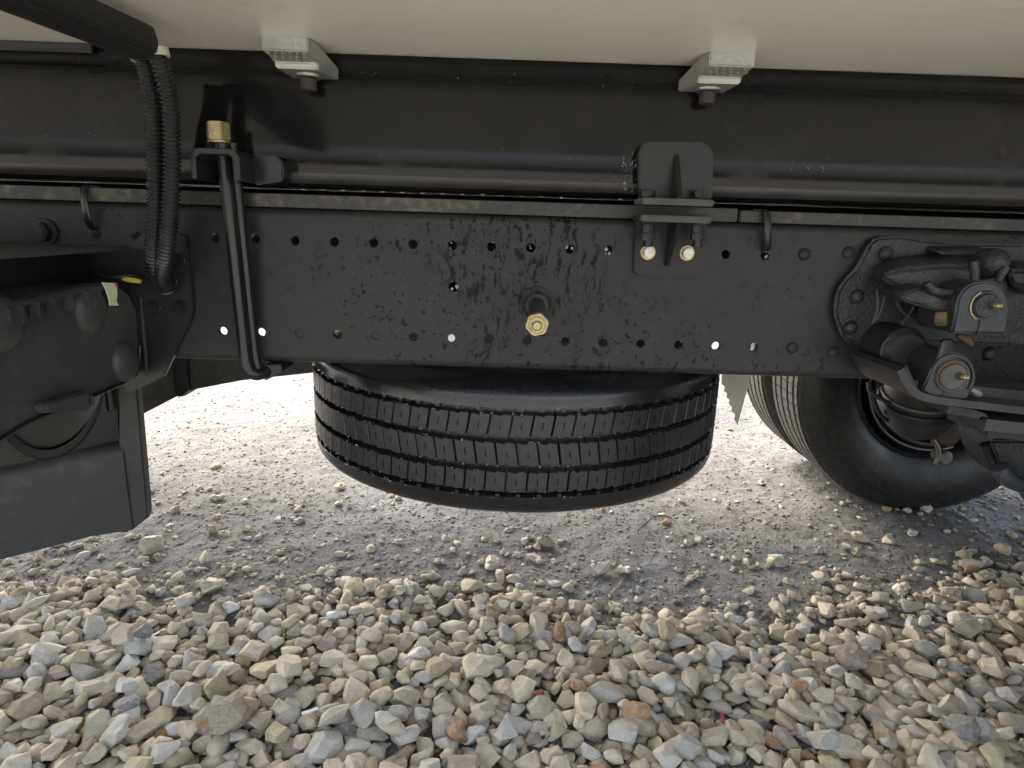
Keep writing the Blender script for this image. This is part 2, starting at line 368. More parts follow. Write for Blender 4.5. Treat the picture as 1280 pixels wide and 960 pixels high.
# ---------------------------------------------------------------- truck: frame
TX = .02
truck = empty('truck', (.6, 1.255, 0), 'black truck chassis seen from its side below a cream cargo body, on packed gravel', 'truck')
zt, zb = H + .009, H - .190                    # rail top and bottom
R8 = .009
def hole_cell(g, x0, x1, z0, z1, y, th, hole=None):
    if not hole:
        g.add([(x0, y, z0), (x1, y, z0), (x1, y, z1), (x0, y, z1)], [(0, 1, 2, 3)]); return
    cx, cz, r, *rz = hole; rz = rz[0] if rz else r
    bp = []
    for k in range(6): bp.append((x0 + (x1 - x0) * k / 6, z0))
    for k in range(6): bp.append((x1, z0 + (z1 - z0) * k / 6))
    for k in range(6): bp.append((x1 - (x1 - x0) * k / 6, z1))
    for k in range(6): bp.append((x0, z1 - (z1 - z0) * k / 6))
    n = 24; cp = []
    for k in range(n):
        a = math.atan2(-1, -1) + 2 * math.pi * k / n; cp.append((cx + r * math.cos(a), cz + rz * math.sin(a)))
    cp2 = [(cx + (px - cx) * 1.08, cz + (pz - cz) * 1.08) for px, pz in cp]
    vs = [(p[0], y, p[1]) for p in bp] + [(p[0], y, p[1]) for p in cp2] + [(p[0], y + .0006, p[1]) for p in cp] + [(p[0], y + th, p[1]) for p in cp]
    fs = [(a + k, a + (k + 1) % n, a + n + (k + 1) % n, a + n + k) for a in (0, n, 2 * n) for k in range(n)]
    g.add(vs, fs)
def rail(y0, sgn, name, holes=True):
    g = G(); th = .006 * sgn
    X0, X1 = -2.6, 2.4; x0l = -.0227
    top_z, bot_z = H - .0308, H - .1501
    mid = [zb + R8, bot_z - .0165, bot_z + .0165, H - .0965, H - .064, top_z - .0165, top_z + .0165, zt - R8]
    k0, k1 = -11, 14
    xs0, xs1 = x0l + .05 * k0 - .025, x0l + .05 * k1 + .025
    for i in range(len(mid) - 1):
        z0, z1 = mid[i], mid[i + 1]
        g.add([(X0, y0, z0), (xs0, y0, z0), (xs0, y0, z1), (X0, y0, z1)], [(0, 1, 2, 3)])
        g.add([(xs1, y0, z0), (X1, y0, z0), (X1, y0, z1), (xs1, y0, z1)], [(0, 1, 2, 3)])
        for k in range(k0, k1 + 1):
            cx = x0l + .05 * k; h = None
            if i == 5 and k not in (4, 5) and -10 <= k < 8: h = (cx, top_z, .0058)
            if i == 1 and -8 < k < 8: h = (cx, bot_z, .0056)
            if i == 3 and k == -1: h = (cx + .002, H - .083, .0062)
            if i == 3 and k == -8: h = (cx - .001, H - .0885, .0055)
            hole_cell(g, cx - .025, cx + .025, z0, z1, y0, th, h)
    # bends and flanges
    arc = lambda cy, cz, a0, a1: [(cy + sgn * R8 * -math.sin(a), cz + R8 * math.cos(a)) for a in np.linspace(a0, a1, 7)]
    up = [(y0 + sgn * .07, zt), ] + arc(y0 + sgn * R8, zt - R8, 0, math.pi / 2)
    dn = arc(y0 + sgn * R8, zb + R8, math.pi / 2, math.pi) + [(y0 + sgn * .07, zb)]
    g.strip(up, X0, X1); g.strip(dn, X0, X1)
    # inner skin so that the plate has thickness at the flange edges
    for z, s2 in ((zt, -1), (zb, 1)):
        g.strip([(y0 + sgn * .07, z), (y0 + sgn * .07, z + s2 * .006), (y0 + sgn * .012, z + s2 * .006)], X0, X1)
    return g.build(name, M['rail'], truck, smooth=30)
near_rail = rail(D, 1, 'frame_rail')
far_rail = rail(D + .85, -1, 'frame_rail')
for xx in (-1.6, -.62, .56, 1.75):             # cross members between the rails
    G().box(xx - .04, xx + .04, D + .008, D + .842, zb + .03, zt - .03, .004).build('cross_member', M['black'], truck)

# dusty packer strip between the rail and the sub-frame, with a joint
pk = G(); pk.box(-2.6, .285, D - .004, D + .06, H + .0095, H + .0255, .0012); pk.box(.288, 2.4, D - .003, D + .06, H + .0095, H + .0235, .0012)
pk.build('packer_strip', M['lip'], truck)
# sub-frame beam (rolled section: crowned top, flared foot)
def beam_prof(y, s):
    foot = [(.018 - .018 * math.cos(t), .052 - .018 * math.sin(t)) for t in np.linspace(0, math.pi / 2, 9)]
    return [(y + s * a, H + b) for a, b in [(.075, .1893), (.0075, .1893), (.0065, .188), (.006, .180), (.0058, .1715), (.0050, .168), (.0028, .1650), (.0009, .1620), (.0, .158), (.0, .148), (.0, .125), (.0, .102), (-.0006, .085), (-.0008, .07), (-.0004, .06)] + foot + [(.075, .034)]]
g = G(); g.strip(beam_prof(D, 1), -2.6, 2.4, 1); g.strip([(D + .075, H + .1893), (D + .075, H + .034)], -2.6, 2.4)
subframe = g.build('subframe_beam', M['beam'], truck, smooth=40)
g = G(); g.strip(beam_prof(D + .85, -1), -2.6, 2.4, 1); g.build('subframe_beam', M['beam'], truck, smooth=40)
G().strip([(D + .018 - .0184 * math.cos(t), H + .052 - .0184 * math.sin(t)) for t in np.linspace(.02, .75, 6)], -2.59, 2.39).build('bend_reflection', M['foot'], subframe, smooth=60)  # lighter strip painted on the bend in place of the gravel's reflection
g = G(); g.box(-2.6, -.50, D - .002, D + .0045, H + .179, H + .1893, .001)
g.build('top_runner', M['black'], truck)
# cream floor panel of the cargo body with a shallow edge and seams
g = G(); g.box(-2.7, 2.5, .05, D + .85 + .78, H + .190, H + .262, .004); g.build('cargo_floor', M['cream'], truck)
g = G(); g.box(-2.7, 2.5, .045, .10, H + .262, H + .33, .003); g.box(-2.7, 2.5, D + 1.58, D + 1.635, H + .262, H + .33, .003); g.box(-2.68, 2.48, .10, D + 1.58, H + .262, H + .30); g.build('cargo_side_sill', M['cream'], truck)

# clamps holding the body to the sub-frame
def clamp(xc, skew):
    hw = .0255; g = G()
    prof = [(.773, .1899), (.773, .1755), (.7925, .1680), (.7945, .1620), (.832, .1585), (.832, .1720), (.790, .1899)]
    vs = []
    for sd_ in (-1, 1):
        for i, (y, z) in enumerate(prof):
            k = skew * (y - .773) * (.28 if i > 1 else 0); wd = hw + (.0 if i < 2 else -.001)
            if i in (4, 5): wd += .003
            vs.append((xc + sd_ * wd + k, y, H + z))
    n = len(prof); fs = [tuple(range(n)), tuple(range(n, 2 * n))[::-1]] + [(i, (i + 1) % n, n + (i + 1) % n, n + i) for i in range(n)]
    bm = bmesh.new(); b = [bm.verts.new(v) for v in vs]; [bm.faces.new([b[i] for i in f]) for f in fs]
    bmesh.ops.recalc_face_normals(bm, faces=bm.faces[:]); bmesh.ops.bevel(bm, geom=bm.edges[:], offset=.0013, segments=2, affect='EDGES')
    G().bm(bm).build('clamp', M['zinc'], truck)
    cl = [o for o in truck.children if o.name.startswith('clamp')][-1]
    g = G()                     # diamond teeth on the sloping face
    for r in range(3):
        for c in range(6):
            t = (r + .5) / 3; y = .7735 + .0185 * t; z = .1752 - .0070 * t
            x = xc - hw + .004 + (c + (.5 if r % 2 else 0)) * .0080 + skew * (y - .773) * .28
            if abs(x - xc) > hw - .003: continue
            p = Vector((x, y, H + z)); nrm = Vector((0, -.25, -1)).normalized()
            g.add([p + Vector((-.0036, 0, -.0001)), p + Vector((0, -.0027, .0007)), p + Vector((.0036, 0, -.0001)), p + Vector((0, .0027, -.0013)), p + nrm * .0022], [(0, 1, 4), (1, 2, 4), (2, 3, 4), (3, 0, 4)])
    g.build('clamp_tooth', M['zincbolt'], cl, smooth=0, kind='stuff')
    y = .8155; x = xc + skew * .012
    G().cyl((x, y, H + .1605), (x, y, H + .1565), .0155, n=28, bevel=.0008).build('washer', M['zincbolt'], cl)
    g = G(); g.cyl((x, y, H + .1565), (x, y, H + .1425), .0096, n=24, bevel=.0014); g.build('bolt_head', M['darkbolt'], cl)
    return cl
clamp(-.2535, 1); clamp(.2405, -1)

# ---- rivets and bolts on the near rail
def rivet(px, py, r=.0078, h=.0055, y=None, parent=near_rail, mat='rail', name='rivet'):
    y = D if y is None else y; c = PY(px, py, y - h * .4); c.y = y
    return G().dome(c, (0, -1, 0), r, h).build(name, M[mat], parent, smooth=60)
for px, py in ((1006, 318), (1061, 316), (991, 435), (1042, 441)): rivet(px, py)
def hexbolt(px, py, r, y, h, mat, parent, name='flange_bolt', flange=1.35, rot=.2, nip=True):
    c = PY(px, py, y - h); c.y = y
    g = G(); g.cyl(c, c + Vector((0, -h * .3, 0)), r * flange, n=28, bevel=.0008); g.hexa(c + Vector((0, -h * .3, 0)), c + Vector((0, -h, 0)), r, rot)
    if nip: g.cyl(c + Vector((0, -h, 0)), c + Vector((0, -h - .0012, 0)), r * .62, n=20)
    return g.build(name, M[mat], parent)
hexbolt(47, 290, .0125, D, .014, 'rail', near_rail)
# light plug in one hole of the lower row
c = Vector((-.0727, D, H - .1501)); G().cyl(c + Vector((0, -.0006, 0)), c + Vector((0, .004, 0)), .0050, n=20, bevel=.0006).build('hole_plug', M['flap'], near_rail)
for k in (-5, -3): 
    c = Vector((-.0227 + .05 * k, D, H - .1501)); G().cyl(c + Vector((0, .002, 0)), c + Vector((0, .005, 0)), .0056, n=20).build('hole_plug', M['rail'], near_rail)
# water beads
g = G(); ico = bmesh.new(); bmesh.ops.create_icosphere(ico, subdivisions=2, radius=1); IV = [v.co.copy() for v in ico.verts]; IF = [tuple(v.index for v in f.verts) for f in ico.faces]; ico.free()
regs = [((555, 290, 660, 400), 230), ((640, 285, 790, 390), 260), ((300, 300, 370, 420), 70), ((255, 320, 285, 400), 25), ((890, 280, 1040, 400), 190), ((690, 350, 860, 400), 80), ((760, 340, 1040, 455), 110), ((1060, 300, 1120, 430), 60), ((300, 290, 1050, 440), 90)]
def bead(g, c, r, nrm=Vector((0, -1, 0))):
    if r < .0009: sub = 1
    q = nrm.to_track_quat('Z', 'Y').to_matrix(); st = random.uniform(1, 1.5)
    S = Vector((r * 1.1, r * 1.1 * st, r * .7))
    g.add([c + q @ Vector((v.x * S.x, v.y * S.y, v.z * S.z)) for v in IV], IF)
for (a, b, c_, d_), n in regs:
    for _ in range(n):
        p = PY(random.gauss((a + c_) / 2, (c_ - a) / 3.6), random.uniform(b, d_), D)
        if p.z > H - .012 or p.z < zb + .012: continue
        bead(g, p, random.choice((.0005, .0007, .0009, .0012, .0017)) * random.uniform(.8, 1.2))
g.build('water_droplet', M['drop'], near_rail, smooth=0 or 80, kind='stuff')
g = G()
for (a, b, c_, d_), n in (((775, 190, 800, 240), 50), ((60, 90, 190, 170), 60), ((380, 90, 780, 210), 30), ((895, 190, 1100, 215), 10)):
    for _ in range(n):
        p = PY(random.uniform(a, c_), random.uniform(b, d_), D)
        if p.z < H + .09: p.y -= .004
        bead(g, p, random.choice((.0005, .0006, .0009)))
g.build('water_droplet', M['drop'], subframe, smooth=80, kind='stuff')

# ---- long carrier bolt in the middle
c0 = PY(671, 381, D)
G().lathe([(.0150, .0025), (.0155, .0022), (.0232, .0018), (.0238, .0022), (.0240, .004)], Matrix.Translation(c0 + Vector((0, -.004, 0))) @ Matrix.Rotation(-math.pi / 2, 4, 'X'), 40).build('hole_ring', M['rail'], near_rail)
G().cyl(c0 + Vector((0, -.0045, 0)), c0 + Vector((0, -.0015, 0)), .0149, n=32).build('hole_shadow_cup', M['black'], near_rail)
p2 = PY(672, 407, D - .135)
sh = G(); a = c0 + Vector((0, -.004, -.001)); b = Vector((p2.x, p2.y + .016, p2.z + .001)); sh.cyl(a, b, .0105, n=28)
wb = sh.build('winch_shaft', M['dusty'], truck)
d_ = (b - a).normalized()
G().hexa(b, b + d_ * .015, .0135, .25).build('hex_nut', M['gold'], wb)
g = G(); g.cyl(b + d_ * .015, b + d_ * .017, .0095, n=24, bevel=.0008); g.cyl(b + d_ * .017, b + d_ * .0225, .0055, n=20, bevel=.0015); g.build('stud_end', M['gold'], wb)

# ---- bolted shear bracket between the frames
yb = D - .0225
pts = [PY(*q, yb) for q in ((799, 248), (798, 190), (803, 180), (812, 177), (876, 177), (886, 181), (892, 190), (891, 248))]
br = G().prism(pts, (0, .012, 0), .0016).build('shear_bracket', M['black'], truck)
def flange(px0, px1, py, yF, yB, th=.0075):
    a, b = PY(px0, py, yF), PY(px1, py, yF); return G().box(a.x, b.x, yF, yB, a.z - th / 2, a.z + th / 2, .0012)
flange(803, 893, 251, D - .062, D - .0105).build('flange_plate', M['flange'], br)
flange(801, 890, 272.5, D - .062, D - .0105).build('flange_plate', M['flange'], br)
def gusset(px, z0, z1, y0, y1, th=.006):       # triangular web standing off a plate
    pass
xg = PY(846, 220, yb - .01).x
zt1 = PY(842, 191, yb).z; zf1 = PY(845, 247, D - .055).z
G().prism([(xg - .003, yb + .001, zt1), (xg - .003, yb + .001, zf1), (xg - .003, D - .058, zf1)], (.006, 0, 0), .0008).build('gusset', M['gloss'], br)
zl0 = PY(845, 277, D - .055).z; zl1 = PY(838, 333, D - .01).z; xg2 = PY(841, 300, D - .03).x
G().prism([(xg2 - .003, D - .0085, zl1), (xg2 - .003, D - .0085, zl0), (xg2 - .003, D - .056, zl0), (xg2 - .003, D - .050, zl0 - .01)], (.006, 0, 0), .0008).build('gusset', M['gloss'], br)
yl = D - .0085
pts = [PY(*q, yl) for q in ((795, 268), (792, 336), (797, 344), (805, 346), (868, 347), (876, 344), (880, 338), (884, 268))]
G().prism(pts, (0, .008, 0), .0014).build('bolt_plate', M['rail'], br)
for px, py in ((811, 315.5), (860, 316.5)):
    c = PY(px, py, yl - .006); c.y = yl
    g = G(); g.cyl(c, c + Vector((0, -.002, 0)), .0098, n=28, bevel=.0006); g.build('washer', M['gold'], br)
    G().hexa(c + Vector((0, -.002, 0)), c + Vector((0, -.009, 0)), .0072, .3).build('bolt_head', M['zincbolt'], br)
for px in (812, 874):                           # vertical bolts that draw the two flanges together
    a = PY(px, 280, D - .036)
    for k in range(2):
        G().hexa((a.x, a.y, a.z - .001 - k * .0095), (a.x, a.y, a.z - .0095 - k * .0095), .0098, .5).build('hex_nut', M['black'], br)
    G().cyl((a.x, a.y, a.z - .018), (a.x, a.y, a.z - .027), .0055, n=16).build('bolt_end', M['black'], br)
    t = PY(px - 2 if px < 840 else px + 2, 246, D - .036); G().hexa((t.x, t.y, t.z), (t.x, t.y, t.z + .008), .0098, .5).build('bolt_head', M['gloss'], br)

# ---- strap clips over the packer strip
def strap(px_t, py_t, px_b, py_b, w_=.0085):
    a, b = PY(px_t, py_t, D - .006), PY(px_b, py_b, D - .003); g = G(); n = 10
    pts = [(a.x - .002, D + .02, a.z + .004), (a.x, D - .004, a.z + .0042), (a.x, D - .0085, a.z + .001)] + [tuple(a.lerp(b, t) + Vector((0, -.004 - .004 * math.sin(t * 3.1), 0))) for t in np.linspace(.12, .9, 6)] + [tuple(b + Vector((0, .001, 0))), (b.x, D + .006, b.z - .001)]
    vs = []; 
    for p in pts: vs += [(p[0] - w_ / 2, p[1], p[2]), (p[0] + w_ / 2, p[1], p[2])]
    g.add(vs, [(2 * i, 2 * i + 1, 2 * i + 3, 2 * i + 2) for i in range(len(pts) - 1)])
    o = g.build('retaining_clip', M['gloss'], truck, smooth=50, solid=.0018); return o
strap(107, 236, 117, 287); strap(957, 266, 957, 314)

# ---- tie rod in its welded yoke
g = G(); yF = D - .07
a = PY(236, 184, yF); b = PY(298, 184, yF); zt_ = a.z; zl_ = PY(240, 224, yF).z
outer = [(a.x, yF, zl_), (a.x, yF, zt_ - .008), (a.x + .006, yF, zt_ - .001), (a.x + .012, yF, zt_), (b.x - .012, yF, zt_), (b.x - .005, yF, zt_ - .001), (b.x, yF, zt_ - .008), (b.x, yF, zl_),
         (b.x - .006, yF, zl_), (b.x - .006, yF, zt_ - .011), (b.x - .012, yF, zt_ - .0065), (a.x + .012, yF, zt_ - .0065), (a.x + .006, yF, zt_ - .011), (a.x + .006, yF, zl_)]
g.prism(outer, (0, .069, 0), .0007, 1)
yoke = g.build('tie_rod_yoke', M['black'], truck)
c2 = PY(343, 196, D - .03); d2 = PY(330, 228, D - .03)
G().prism([(b.x, D - .03, zt_ - .002), (b.x + .030, D - .03, zt_ - .003), (b.x + .036, D - .03, zt_ - .012), (b.x + .034, D - .03, zl_ + .003), (b.x, D - .03, zl_ - .003)], (0, .04, 0), .002).build('yoke_block', M['gloss'], yoke)
xr = PY(274, 180, D - .035).x; zn = PY(274, 180, D - .035).z
G().hexa((xr, D - .035, zn + .004), (xr, D - .035, zn + .024), .0135, .08, .001).build('hex_nut', M['gold'], yoke)
G().cyl((xr, D - .035, zn + .0005), (xr, D - .035, zn + .004), .0125, n=24, bevel=.0008).build('washer', M['gold'], yoke)
zr0 = zn + .002; xb = PY(307, 455, D - .03).x
for k, (dx, dy, rr) in enumerate(((0, 0, .0078), (.008, .011, .0068))):
    end = PY(343, 461, D - .012)
    path = catmull([(xr + .003 + dx, D - .035 + dy, zr0), (xr + .006 + dx, D - .033 + dy, H - .02), (xb - .002 + dx, D - .026 + dy, H - .16), (xb + .0005 + dx, D - .026 + dy, zb - .001), (xb + .008 + dx * .6, D - .024 + dy, zb - .011), (xb + .016 + dx * .4, D - .014 + dy, zb - .0115), (xb + .022, D + dy, zb - .006)], 10)
    G().tube(path, rr, 16).build('tie_rod', M['gloss'], yoke, smooth=60)
e0 = PY(318, 463, D - .02)
G().prism([PY(*q, D - .012) for q in ((322, 457), (351, 456), (353, 464), (338, 473), (331, 476), (326, 466))], (0, .05, 0), .001).build('hook_pad', M['black'], yoke)

# ---- corrugated cable conduits and the channel they leave
def conduit(pts, r):
    path = resample(catmull(pts, 24), .00115); per = 4
    rad = [r * (1.07 if (i % per) in (0, 1) else .80) for i in range(len(path))]
    return G().tube(path, rad, 12).build('cable_conduit', M['conduit'], truck, smooth=80)
zc = D - .07
conduit([PY(176, 66, .735), PY(186, 100, .745), PY(192, 150, .755), PY(194, 210, .76), PY(194, 270, .765), PY(192, 318, .775), PY(197, 346, .79), PY(205, 362, .812)], .0092)
conduit([PY(193, 62, .725), PY(204, 92, .735), PY(213, 135, .745), PY(215, 200, .75), PY(213, 262, .755), PY(207, 318, .765), PY(203, 346, .785), PY(208, 360, .806)], .0092)
conduit([PY(186, 72, .76), PY(196, 112, .77), PY(203, 160, .785), PY(205, 230, .79), PY(203, 318, .795), PY(204, 350, .80)], .008)
for px, py, Yd in ((179, 70, .737), (195, 66, .727)):
    c = PY(px, py, Yd); t = Vector((.14, .03, -.9)).normalized()
    R = Matrix.Translation(c) @ t.to_track_quat('Z', 'Y').to_matrix().to_4x4()
    G().lathe([(.0095, -.004), (.0128, -.004), (.0128, .004), (.0095, .004), (.0095, -.004)], R, 24).build('conduit_clip', M['clip'], truck)
g = G(); e = PZ(184, 58, H + .165); s_ = PZ(-40, -35, H + .165)
dv = (s_ - e).normalized(); e = e + dv * .010; s_ = e + dv * .62; nrm = Vector((-dv.y, dv.x, 0)); 
wv_ = .0165
cs = [nrm * (-wv_) + Vector((0, 0, -.013)), nrm * (-wv_ - .003) + Vector((0, 0, .0)), nrm * (-wv_) + Vector((0, 0, .016)), nrm * wv_ + Vector((0, 0, .016)), nrm * (wv_ + .004) + Vector((0, 0, .0)), nrm * (wv_) + Vector((0, 0, -.011)), nrm * (wv_ * .3) + Vector((0, 0, -.016)), nrm * (-wv_ * .5) + Vector((0, 0, -.0155))]
g.prism([e + q for q in cs], s_ - e, .0018); g.build('cable_channel', M['rubber'], truck)

# ---- left: bolted plate, moulded battery box, guard
g = G(); yp = D - .009
pts = [PY(*q, yp) for q in ((168, 300), (178, 291), (224, 292), (233, 298), (236, 330), (241, 385), (238, 400), (205, 470), (199, 473), (160, 492), (150, 470))]
pl = g.prism(pts, (0, .008, 0), .0012).build('mounting_plate', M['black'], truck)
for px, py in ((218, 326), (208, 352), (188, 386), (222, 385)): hexbolt(px, py, .0075, yp, .009, 'gloss', pl, 'plate_bolt', 1.3)
rib = G(); p0, p1 = PY(176, 372, yp), PY(184, 470, yp); rib.tube([p0, p0.lerp(p1, .3), p0.lerp(p1, .8), p1], [.0022, .0028, .0028, .002], 10); rib.build('weld_rib', M['rail'], pl, smooth=60)

XB = -.478
def yz(px, py, X=XB): return PXx(px, py, X)
# end wall of the box: outline on the plane x = XB
out = [(-60, 392), (0, 379), (100, 357), (135, 353), (160, 362), (172, 385), (176, 430), (174, 462), (166, 478), (140, 489), (95, 508), (40, 530), (0, 553), (-60, 583)]
op = [yz(*q) for q in out]
g = G(); g.prism(op, (-.35, 0, 0), .005, 3)
box = g.build('battery_box', M['plastic'], truck, smooth=40)
# raised rim lines along the bottom and right edges
ed = [yz(*q, XB + .002) for q in [(-60, 575), (0, 549), (40, 526), (95, 504), (140, 485), (165, 473), (173, 456), (175, 432)]]
G().tube(catmull(ed, 5), .0022, 8).build('rim_bead', M['gloss'], box, smooth=60)
# ridge with little teeth under the top lip
rd = [yz(*q, XB + .004) for q in [(-60, 398), (0, 385), (60, 372), (100, 363), (132, 359)]]
G().tube(catmull(rd, 5), .0045, 8).build('ridge', M['plastic'], box, smooth=60)
for px, py in ((4, 393), (20, 388), (41, 383), (62, 378), (84, 374), (104, 370)):
    p = yz(px, py, XB + .006); G().box(p.x - .004, p.x + .007, p.y - .002, p.y + .002, p.z - .012, p.z + .006, .001).build('tooth', M['plastic'], box)
def egg(px, py, ry, rz, h, tilt=0.):
    c = yz(px, py, XB + .001); n = 28; rings = 9; vs = []
    for k in range(rings + 1):
        t = k / rings * math.pi / 2
        for i in range(n):
            a = 2 * math.pi * i / n; vs.append(c + Vector((h * math.sin(t) - .002, ry * math.cos(t) * math.cos(a), rz * math.cos(t) * math.sin(a) + tilt * h * math.sin(t))))
    fs = [(k * n + i, k * n + (i + 1) % n, (k + 1) * n + (i + 1) % n, (k + 1) * n + i) for k in range(rings) for i in range(n)]
    return G().add(vs, fs).build('moulded_dome', M['plastic'], box, smooth=60)
egg(113, 386, .026, .029, .013); egg(156, 453, .024, .027, .013); egg(0, 406, .030, .028, .013)
# hollow foot moulding
p = [yz(*q, XB + .001) for q in ((40, 505), (95, 487), (98, 512), (42, 516))]
G().prism(p, (.014, 0, 0), .002).build('foot_moulding', M['plastic'], box)
p = [yz(*q, XB + .001) for q in ((101, 492), (109, 494), (108, 507), (100, 509))]; G().prism(p, (.01, 0, 0), .002).build('foot_moulding', M['plastic'], box)
# outrigger arm with bright top edge, running out from the rail over the box
A0 = yz(180, 306, XB - .004); A1 = yz(-90, 333, XB - .004)
zl = A0.z
G().box(XB - .30, XB, .40, D - .012, zl - .005, zl, .0012).build('outrigger_shelf', M['guard'], truck)
G().box(XB - .30, XB - .05, .40, D - .016, zl - .050, zl - .0055, .002).build('outrigger_web', M['black'], truck)
# tape tag and yellow sleeve
tp = [yz(*q, XB + .012) for q in ((128, 353), (145, 354), (147, 366), (146, 377), (149, 382), (138, 382), (137, 374), (133, 362))]
G().prism(tp, (-.0015, 0, 0)).build('tape_tag', M['label'], box)
tp = [yz(*q, XB + .0135) for q in ((144, 353), (146.5, 354), (147.5, 359), (145.5, 358))]; G().prism(tp, (-.002, 0, 0)).build('tape_edge', M['red'], box)
G().tube([PY(*q, D - .03) for q in ((153, 348), (160, 349.5), (168, 350.5), (176, 352))], [.0025, .0032, .0034, .0025], 8).build('cable_sleeve', M['yellow'], truck, smooth=60)
G().tube(catmull([PY(118, 340, D - .02), PY(135, 346, D - .03), PY(152, 346, D - .03), PY(168, 345, D - .02), PY(180, 350, D - .01)], 8), .0042, 10).build('wiring_cable', M['rubber'], truck, smooth=60)

# air tank under the box (its end cap and rim band)
tc = yz(72, 470, -.60); 
R = Matrix.Translation(tc) @ Matrix.Rotation(math.pi / 2, 4, 'Y')
rt = .098
tank = G().lathe([(0, .028), (.05, .024), (.078, .012), (rt - .004, -.004), (rt, -.015), (rt, -.5), (0, -.52)], R, 64).build('air_tank', M['guard'], truck, smooth=45)
G().lathe([(rt + .001, -.006), (rt + .012, -.006), (rt + .014, -.004), (rt + .014, -.036), (rt + .001, -.036)], R, 64).build('tank_band', M['dusty'], tank, smooth=30)

# guard: diagonal rail, post and far gusset
yP = 1.02
post = [PY(*q, yP) for q in ((149, 470), (170, 468), (185, 640), (184, 648), (176, 654), (155, 668), (146, 664))]
gp = G().prism(post, (0, .016, 0), .003)
guard_post = gp.build('guard_post', M['guard'], truck)
A = PY(152, 556, yP - .004); B = PY(0, 590, yP - .12); A2 = PY(150, 668, yP - .004); A3 = PY(116, 669, yP - .03); B2 = PY(0, 696, yP - .12)
dirv = (B - A); B = A + dirv * 1.6; dirv2 = (B2 - A3); B2 = A3 + dirv2 * 1.6
def quad_slab(pts, off, bev=.002): return G().prism(pts, off, bev)
# beam face slightly bent: top roll, face
def sweepsec(secs):           # list of closed sections (same count)
    g = G(); n = len(secs[0]); vs = [p for s in secs for p in s]
    fs = [(i * n + j, i * n + (j + 1) % n, (i + 1) * n + (j + 1) % n, (i + 1) * n + j) for i in range(len(secs) - 1) for j in range(n)]
    fs += [tuple(range(n))[::-1], tuple(range((len(secs) - 1) * n, len(secs) * n))]; return g.add(vs, fs)
def gsec(top, bot, dp=.045):
    h = top.z - bot.z; L = lambda t: top.lerp(bot, t); r = .022
    arc = [top + Vector((0, r * (1 - math.sin(a)), -r * (1 - math.cos(a)))) for a in np.linspace(0, math.pi / 2, 7)]
    arc = [Vector((top.x, top.y + r - r * math.sin(a), top.z - r + r * math.cos(a))) for a in np.linspace(0, math.pi / 2, 7)]
    return [Vector((top.x, top.y + dp, top.z))] + arc + [Vector((bot.x, bot.y, bot.z)), Vector((bot.x, bot.y + dp, bot.z))]
T1, T2, T3 = B, A.lerp(B, .18), A
guard = sweepsec([gsec(B, Vector((B.x, B.y, B2.z))), gsec(A.lerp(B, .16), Vector((A3.x, A.lerp(B, .16).y, A3.z))), gsec(A, Vector((A.x, A.y, A3.z - .002)))])
guard.build('guard_rail', M['guard'], truck, smooth=40)
fg = [PY(*q, 1.30) for q in ((140, 440), (395, 440), (392, 466), (300, 476), (238, 488), (228, 497), (222, 495), (172, 521), (140, 530))]
G().prism(fg, (0, .05, 0), .003).build('guard_gusset', M['dusty'], truck)
pq = [PY(*q, 1.285) for q in ((214, 440), (232, 440), (236, 488), (226, 497), (218, 492))]; G().prism(pq, (0, .012, 0), .002).build('guard_gusset_fold', M['black'], truck)
# darker frame member behind the tank
G().prism([PY(*q, 1.14) for q in ((-140, 566), (28, 562), (60, 545), (146, 470), (152, 572), (60, 592), (-140, 640))], (0, .03, 0), .003).build('splash_shield', M['rubber'], truck)
G().box(-1.25, -.72, 1.12, 1.18, H - .36, H - .30, .004).build('guard_stay', M['black'], truck)

# ---------------------------------------------------------------- right: spring hanger, shackle and leaf spring
yh = D - .014
hp = [(1046, 402), (1043, 390), (1047, 365), (1056, 350), (1070, 337), (1082, 316), (1088, 303), (1098, 296), (1128, 295), (1160, 300), (1215, 304), (1290, 305), (1400, 310), (1400, 440), (1240, 432), (1150, 428), (1090, 430), (1068, 432), (1054, 424)]
hang = G().prism([PY(*q, yh) for q in hp], (0, .0135, 0), .004, 3).build('spring_hanger', M['cast'], truck, smooth=50)
for px, py in ((1108, 317), (1072, 371), (1064, 410), (1239, 443)):
    rivet(px, py, .0095, .0075, D - .0135 if py < 440 else D - .001, hang, 'cast')
# arm of the casting: body tapering out to the boss
def loft(name, mat, outl0, y0, outl1, y1, parent, bev=.003):
    a = [PY(*q, y0) for q in outl0]; b = [PY(*q, y1) for q in outl1]; n = len(a)
    bm = bmesh.new(); va = [bm.verts.new(p) for p in a]; vb = [bm.verts.new(p) for p in b]
    bm.faces.new(va); bm.faces.new(vb)
    for i in range(n): bm.faces.new((va[i], va[(i + 1) % n], vb[(i + 1) % n], vb[i]))
    bmesh.ops.recalc_face_normals(bm, faces=bm.faces[:])
    bmesh.ops.bevel(bm, geom=bm.edges[:], offset=bev, segments=3, affect='EDGES', clamp_overlap=True)
    o = G().bm(bm).build(name, M[mat], parent, smooth=0 if name == 'hanger_arm' else 55)
    if name == 'hanger_arm':
        md = o.modifiers.new('cast_rounding', 'SUBSURF'); md.levels = 2; md.render_levels = 2; o.data.polygons.foreach_set('use_smooth', [True] * len(o.data.polygons))
    return o
loft('hanger_arm', 'cast', [(1078, 340), (1112, 318), (1170, 312), (1245, 318), (1262, 340), (1255, 372), (1150, 362), (1095, 358)], D - .012,
     [(1098, 345), (1122, 335), (1180, 330), (1246, 330), (1262, 350), (1258, 392), (1190, 388), (1130, 368)], D - .062, hang, .006)
